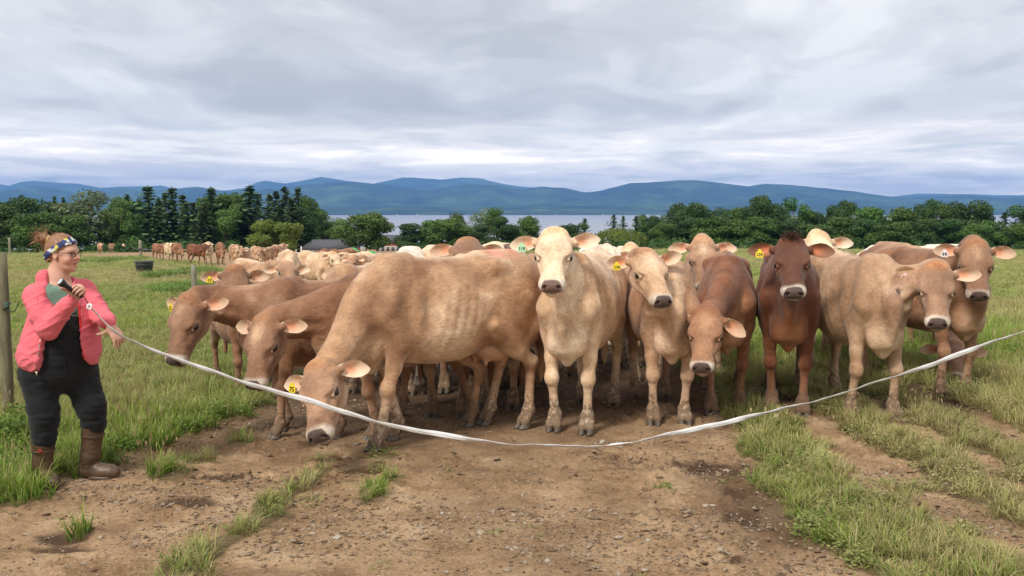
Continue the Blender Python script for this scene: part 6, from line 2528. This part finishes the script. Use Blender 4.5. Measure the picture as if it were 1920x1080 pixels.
bun = link('hair_bun', mesh_np('hair_bun', Vh, Fh, [M['hair']]), woman)
mb = MB()
for i in range(110):
    d = norm(rg.normal(0, 1, 3) + Rh @ V3(-0.7, 0, 0.2))
    p = bc + d * 0.03
    m_ = p + d * 0.03 + rg.normal(0, 0.012, 3)
    e_ = m_ + d * 0.02 + rg.normal(0, 0.02, 3)
    mb.tube(np.array([p, m_, e_]), [0.0011, 0.0009, 0.0003], 3, cap=False)
for i in range(70):
    a = rg.uniform(-1.2, 1.2)
    p = HH(-0.02 + rg.uniform(-0.07, 0.05), 0.080 * math.sin(a), 0.125 * math.cos(a) * 0.95)
    e_ = p + Rh @ V3(-0.03, rg.normal(0, 0.008), 0.012 + rg.normal(0, 0.006))
    mb.tube(np.array([p, (p + e_) / 2 + Rh @ V3(0, 0, 0.006), e_]), [0.0009, 0.0008, 0.0003], 3, cap=False)
tag(mb.build('loose_hair', M['hair'], woman), kind='stuff')
mb = MB()
mb.tube(np.array([HH(-0.105, 0.022 * math.cos(a), 0.078 + 0.022 * math.sin(a)) for a in np.linspace(0, 2 * math.pi, 14)]), 0.005, 6)
mb.build('hair_tie', simple('yellow_elastic', (0.72, 0.62, 0.18), 0.7), woman)
# headband: a sleeve round the skull, low at the nape and high over the brow
Hb = Body()
bn = norm(V3(0.62, 0, -0.78))       # in head axes: normal of the band's plane
Hb.el(HH(-0.016, 0, 0.034), (0.1085, 0.0905, 0.0985), 0.01, Rh)
Hb.el(HH(-0.06, 0, -0.02), (0.060, 0.079, 0.065), 0.03, Rh)
c0 = np.array([-0.016, 0, 0.034])


def slab(P):
    q = ((P - hc) @ Rh - c0) @ bn
    w = 0.024 - 0.004 * np.sin(((P - hc) @ Rh)[..., 1] * 60)
    return (np.abs(q - 0.008) - w).astype(np.float32)


Hb.fn(slab, hc - 0.2, hc + 0.2, 0.006, 'i')
Vh, Fh = Hb.skin(0.004)
Vh = wrinkle(Vh, Fh, 0.003, (50, 50, 50), 5)
link('headband', mesh_np('headband', Vh, Fh, [M['band']]), woman)
# glasses
gl = MB()
for s in (-1, 1):
    ring = [HH(0.103 - 0.012 * abs(math.cos(a)) * (1 if math.cos(a) * s > 0 else 0.2), s * 0.034 + 0.023 * math.cos(a), 0.000 + 0.0155 * math.sin(a)) for a in np.linspace(0, 2 * math.pi, 25)]
    gl.tube(np.array(ring), 0.0019, 6, cap=False)
    gl.tube(np.array([HH(0.092, s * 0.057, 0.008), HH(0.05, s * 0.079, 0.007), HH(-0.010, s * 0.089, 0.006), HH(-0.03, s * 0.088, -0.012)]), 0.0018, 6)
gl.tube(np.array([HH(0.104, -0.011, 0.004), HH(0.109, 0, 0.007), HH(0.104, 0.011, 0.004)]), 0.0018, 6)
gl.build('glasses', M['black_plastic'], woman, True)


def part(name, Bd, res, mat, wr=None, seed=0, parent=None):
    V, F = Bd.skin(res)
    if wr:
        V = wrinkle(V, F, wr[0], wr[1], seed)
    return link(name, mesh_np(name, V, F, [mat]), parent or woman)


# t-shirt
Sb = Body()
Sb.el(V3(-0.02, 0.01, 1.13), (0.135, 0.175, 0.185), 0.05, Rt)
Sb.rc(Rsh + V3(0.05, 0.03, 0.01), Lsh + V3(-0.04, -0.02, 0), 0.075, 0.075, 0.05)
Sb.rc(V3(-0.045, 0.01, 1.335), V3(-0.03, 0.0, 1.27), 0.068, 0.10, 0.04)
Sb.fn(lambda P: (P[..., 2] - 1.335 + 0.45 * ((P - V3(-0.03, 0.01, 0)) @ tf).clip(0, 1)).astype(np.float32), V3(-1, -1, 0), V3(1, 1, 2), 0.01, 'i')
part('shirt', Sb, 0.006, M['shirt'], (0.004, (28, 28, 16)), 11)

# overalls: bib, waist, legs
Ob = Body()
Ob.el(V3(-0.03, 0.0, 1.04), (0.150, 0.175, 0.16), 0.05, Rt)
Ob.el(V3(-0.02, 0.0, 0.90), (0.175, 0.195, 0.19), 0.06, Rt)
Ob.el(V3(-0.045, 0.01, 0.755), (0.175, 0.210, 0.15), 0.06, Rt)
Ob.el(V3(-0.15, 0.0, 0.72), (0.12, 0.14, 0.13), 0.06, Rt)
Ob.rc(Rhip + V3(-0.005, 0, 0.0), Rkn, 0.128, 0.090, 0.05)
Ob.rc(Rkn, V3(-0.125, -0.09, 0.315), 0.089, 0.082, 0.04)
Ob.rc(Lhip + V3(0.01, 0, 0.0), Lkn, 0.130, 0.092, 0.05)
Ob.rc(Lkn, V3(0.135, 0.075, 0.375), 0.090, 0.083, 0.04)
Ob.fn(lambda P: (P[..., 2] - 1.165).astype(np.float32), V3(-1, -1, 0), V3(1, 1, 2), 0.01, 'i')
ov = part('overalls', Ob, 0.007, M['denim'], (0.011, (9, 9, 24)), 12)


def on_body(Bd, u, z, off=0.002, d0=-0.45, d1=0.12):
    P_ = np.array([[u, d, z] for d in np.linspace(d0, d1, 130)], np.float32)
    v_ = Bd.value(P_)
    i = int(np.argmax(v_ < 0.0)) if v_.min() < 0 else 70
    return V3(u, P_[i, 1] - off, z)


mb = MB()
mb.tube(np.array([on_body(Ob, u, 1.132, 0.004) for u in (-0.03, 0.0, 0.03, 0.06, 0.09, 0.115)]), 0.006, 6)
mb.tube(np.array([on_body(Ob, u, z, 0.002) for u, z in ((0.01, 1.11), (0.012, 1.03), (0.05, 1.0), (0.09, 1.03), (0.092, 1.11))]), 0.003, 5)
mb.tube(np.array([on_body(Ob, u, 1.112, 0.002) for u in (0.01, 0.04, 0.07, 0.092)]), 0.003, 5)
mb.tube(np.array([on_body(Ob, u, 0.955, 0.003) for u in (-0.04, 0.0, 0.04, 0.08, 0.12)]), 0.005, 6)
mb.tube(np.array([on_body(Ob, 0.055, z, 0.002) for z in (0.95, 0.90, 0.85, 0.80, 0.76)]), 0.003, 5)
tag(mb.build('bib_seams', M['denim'], woman), kind='stuff')

# hoodie, open at the front
Jb = Body()
Jb.el(V3(-0.03, 0.01, 1.10), (0.168, 0.205, 0.20), 0.06, Rt)
Jb.el(V3(-0.035, 0.01, 0.95), (0.215, 0.245, 0.20), 0.06, Rt)
Jb.el(V3(-0.055, 0.01, 0.84), (0.225, 0.258, 0.16), 0.06, Rt)
Jb.rc(Rsh + V3(0.03, 0.02, 0.0), Lsh + V3(-0.02, 0, 0), 0.082, 0.078, 0.04)
Jb.rc(V3(-0.075, 0.02, 1.29), V3(-0.01, 0.04, 1.29), 0.088, 0.08, 0.04)
Jb.rc(Rsh, Rsh + (Rel - Rsh) * 0.5, 0.080, 0.074, 0.03)
Jb.rc(Lsh, Lel, 0.070, 0.056, 0.03)
Jb.rc(Lel, Lwr + (Lel - Lwr) * 0.25, 0.056, 0.043, 0.03)
Jb.rc(Lwr + (Lel - Lwr) * 0.30, Lwr, 0.043, 0.036, 0.012)
# hood lying behind the neck
Jb.rc(HH(-0.085, -0.07, -0.165), HH(-0.105, 0.07, -0.155), 0.046, 0.046, 0.03)
Jb.rc(HH(-0.075, -0.07, -0.185), HH(0.03, -0.095, -0.235), 0.036, 0.026, 0.03)
Jb.rc(HH(-0.10, 0.07, -0.180), HH(0.05, 0.095, -0.215), 0.036, 0.026, 0.03)
Jb.rc(V3(-0.15, 0.05, 1.24), V3(-0.12, 0.06, 1.30), 0.06, 0.045, 0.04)


def opening(P):
    u, d, z = P[..., 0], P[..., 1], P[..., 2]
    uL = np.interp(z, [0.74, 0.85, 1.0, 1.15, 1.27, 1.36], [-0.105, -0.075, -0.055, -0.045, -0.050, -0.075])
    uR = np.interp(z, [0.74, 0.85, 1.0, 1.15, 1.27, 1.36], [0.165, 0.150, 0.135, 0.120, 0.085, 0.05])
    return np.maximum(np.maximum(uL - u, u - uR), d + 0.02 - 0.9 * (u - 0.05).clip(0, 1)).astype(np.float32)


arm_keep = [p for p in Jb.pr]
Jb.fn(opening, V3(-0.2, -0.5, 0.5), V3(0.35, 0.12, 1.42), 0.012, 's')
# the sleeves stay whole
Jb.rc(Lsh, Lel, 0.068, 0.055, 0.03)
Jb.rc(Lel, Lwr + (Lel - Lwr) * 0.25, 0.055, 0.043, 0.03)
# the right sleeve crosses in front of the opening
Jb.rc(Rsh + (Rel - Rsh) * 0.4, Rel, 0.074, 0.066, 0.015)
Jb.rc(Rel, Rwr + (Rel - Rwr) * 0.22, 0.064, 0.048, 0.012)
Jb.rc(Rwr + (Rel - Rwr) * 0.30, Rwr, 0.046, 0.037, 0.012)
Jb.rc(HH(0.0, 0, -0.10), V3(-0.035, 0.0, 1.30), 0.064, 0.085, 0.02, op='s')
Jb.fn(lambda P: (0.79 + 0.22 * ((P[..., 0] + 0.30) * -0.5 + 0.03) + 0.10 * (P[..., 1] * 0.6) - P[..., 2]).astype(np.float32), V3(-1, -1, 0), V3(1, 1, 2), 0.012, 'i')
Vj, Fj = Jb.skin(0.0062)
Nj = vert_normals(Vj, Fj)
q = np.stack([Vj[:, 0] * 6 + Vj[:, 2] * 9, Vj[:, 1] * 6, Vj[:, 2] * 20 - Vj[:, 0] * 11], 1)
w1 = np.abs(hash_noise(q, 1.0, 21) - 0.5) * 2
w2 = np.abs(hash_noise(q * 1.9 + 5, 1.0, 22) - 0.5) * 2
arm = np.exp(-(np.linalg.norm(Vj - Rel, axis=1) / 0.16) ** 2) + np.exp(-(np.linalg.norm(Vj - Lel, axis=1) / 0.14) ** 2) + np.exp(-((Vj[:, 2] - 0.86) / 0.07) ** 2) * 0.6
Vj = Vj - Nj * ((0.009 * (1 - w1) ** 3 + 0.004 * (1 - w2) ** 3) * (0.45 + arm))[:, None]
jk = link('hooded_jacket', mesh_np('hooded_jacket', Vj, Fj, [M['jacket']]), woman)
for end, pre, r_ in ((Rwr, Rel, 0.041), (Lwr, Lel, 0.040)):
    cb = MB()
    ax = norm(end - pre)
    pts_, rr_ = [], []
    for k_ in range(9):
        pts_.append(end - ax * (0.045 - 0.006 * k_))
        rr_.append(r_ + 0.0016 * (-1) ** k_ - 0.0006 * k_)
    cb.tube(np.array(pts_), rr_, 24)
    cb.build('cuff', M['jacket'], jk, True)
lb = MB()
pts_ = []
for z_ in np.linspace(1.30, 0.84, 14):
    u_ = float(np.interp(z_, [0.74, 0.85, 1.0, 1.15, 1.27, 1.36], [0.165, 0.150, 0.135, 0.120, 0.085, 0.05]))
    pts_.append(V3(u_ + 0.004, -0.045 - 0.050 * math.sin((1.30 - z_) * 3.4), z_))
lb.tube(np.array(pts_), 0.011, 8, flat=0.5)
lb.build('lining', M['jacket_in'], jk, True)
mb = MB()
zs = np.linspace(0.775, 0.99, 7)
edge = []
for z in zs:
    u = float(np.interp(z, [0.74, 0.85, 1.0, 1.15, 1.27, 1.36], [-0.105, -0.075, -0.055, -0.045, -0.050, -0.075])) - 0.004
    P_ = np.array([[u - 0.003, d, z] for d in np.linspace(-0.45, 0.0, 90)], np.float32)
    Jv = Jb.value(P_)
    i = int(np.argmax(Jv < 0.002))
    edge.append((u, P_[i, 1] - 0.003 if Jv.min() < 0.002 else -0.18, z))
mb.tube(np.array(edge), 0.0032, 6)
z0 = edge[0]
mb.box((z0[0] + 0.004, z0[1] - 0.004, z0[2] - 0.014), (0.010, 0.004, 0.026))
mb.build('zipper', M['metal'], jk, True)
# pocket edge and drawstrings


def on_jacket(u, z, off=0.002):
    P_ = np.array([[u, d, z] for d in np.linspace(-0.45, 0.1, 120)], np.float32)
    Jv = Jb.value(P_)
    i = int(np.argmax(Jv < 0.0))
    return V3(u, P_[i, 1] - off, z)


mb = MB()
mb.tube(np.array([on_jacket(u, z, 0.003) for u, z in ((-0.24, 0.945), (-0.20, 0.935), (-0.155, 0.965), (-0.115, 1.0))]), 0.0035, 6)
mb.build('pocket_seam', M['jacket'], jk, True)
mb = MB()
mb.tube(np.array([on_jacket(u, z, 0.005) for u, z in ((-0.095, 1.31), (-0.085, 1.26), (-0.075, 1.20), (-0.078, 1.15))]), 0.0035, 6)
mb.build('drawstring', M['jacket'], jk, True)


def boot(an, yaw, top, lean):
    Bb = Body()
    f = V3(math.cos(yaw), math.sin(yaw), 0)
    s = V3(-math.sin(yaw), math.cos(yaw), 0)
    g = V3(an[0], an[1], 0)
    tp = V3(*lean)
    Bb.rc(tp, an + V3(0, 0, 0.05), 0.078, 0.060, 0.03)
    Bb.rc(an + V3(0, 0, 0.06), g - f * 0.03 + V3(0, 0, 0.062), 0.060, 0.048, 0.03)
    Bb.rc(g - f * 0.035 + V3(0, 0, 0.055), g + f * 0.14 + V3(0, 0, 0.048), 0.048, 0.044, 0.03, n=V3(0, 0, 1), s=1.0)
    Bb.rc(g + f * 0.08 + V3(0, 0, 0.055), g + f * 0.165 + V3(0, 0, 0.046), 0.050, 0.038, 0.03)
    Bb.fn(lambda P: (0.012 - P[..., 2]).astype(np.float32), V3(-1, -1, -1), V3(1, 1, 2), 0.006, 'i')
    Bb.fn(lambda P: (P[..., 2] - tp[2]).astype(np.float32), V3(-1, -1, 0), V3(1, 1, 2), 0.004, 'i')
    bo = part('boot', Bb, 0.006, M['rubber'], (0.004, (20, 20, 30)), 14)
    mb = MB()
    out = []
    for a in np.linspace(0, 2 * math.pi, 22)[:-1]:
        ca, sa = math.cos(a), math.sin(a)
        L = 0.150 if ca > 0 else 0.075
        w = 0.050 if ca > 0 else 0.042
        out.append(g + f * (0.045 + L * ca) + s * w * sa)
    n = len(out)
    V = [o + V3(0, 0, 0.0) for o in out] + [o + V3(0, 0, 0.024) for o in out]
    mb.add(V, [list(range(n))[::-1], list(range(n, 2 * n))] + [[i, (i + 1) % n, n + (i + 1) % n, n + i] for i in range(n)])
    mb.build('sole', M['rubber'], bo, True)
    mb = MB()
    mb.tube(np.array([tp + V3(0.0755 * math.cos(a) - 0.004, 0.0755 * math.sin(a), -0.085) for a in np.linspace(0, 2 * math.pi, 25)]), 0.004, 6, cap=False)
    mb.build('band', M['rubber'], bo, True)


em = MB()
em.tube(np.array([V3(-0.118, -0.168, 0.250) + V3(0.010 * math.cos(a), 0, 0.008 * math.sin(a)) for a in np.linspace(0, 2 * math.pi, 9)]), 0.003, 5, cap=False)
em.build('boot_emblem', simple('red_print', (0.6, 0.03, 0.02), 0.5), woman)
boot(V3(-0.150, -0.07, 0.09), -0.75, 0.32, (-0.130, -0.09, 0.325))
boot(V3(0.095, 0.09, 0.10), -0.08, 0.36, (0.130, 0.075, 0.385))

# torch in her right hand
torch = empty('flashlight', tuple(PO))
tag(torch, 'black flashlight held up to her chin in the fist of the woman', 'flashlight')
tc0 = Rwr + rd * 0.07 + rn * 0.026
tx = norm(np.cross(ta, V3(0, 1, 0)))
Rtq = np.stack([tx, np.cross(ta, tx), ta], 1)
mb = MB()
mb.lathe([(0.013, -0.045), (0.0155, -0.040), (0.0155, 0.075), (0.024, 0.098), (0.026, 0.118), (0.0245, 0.120)], 20, tc0, Rtq)
mb.build('barrel', M['black_plastic'], torch, True)
mb = MB()
mb.lathe([(0.0235, 0.1195), (0.019, 0.1235), (0.006, 0.125)], 20, tc0, Rtq)
mb.build('lens', M['glass'], torch, True)
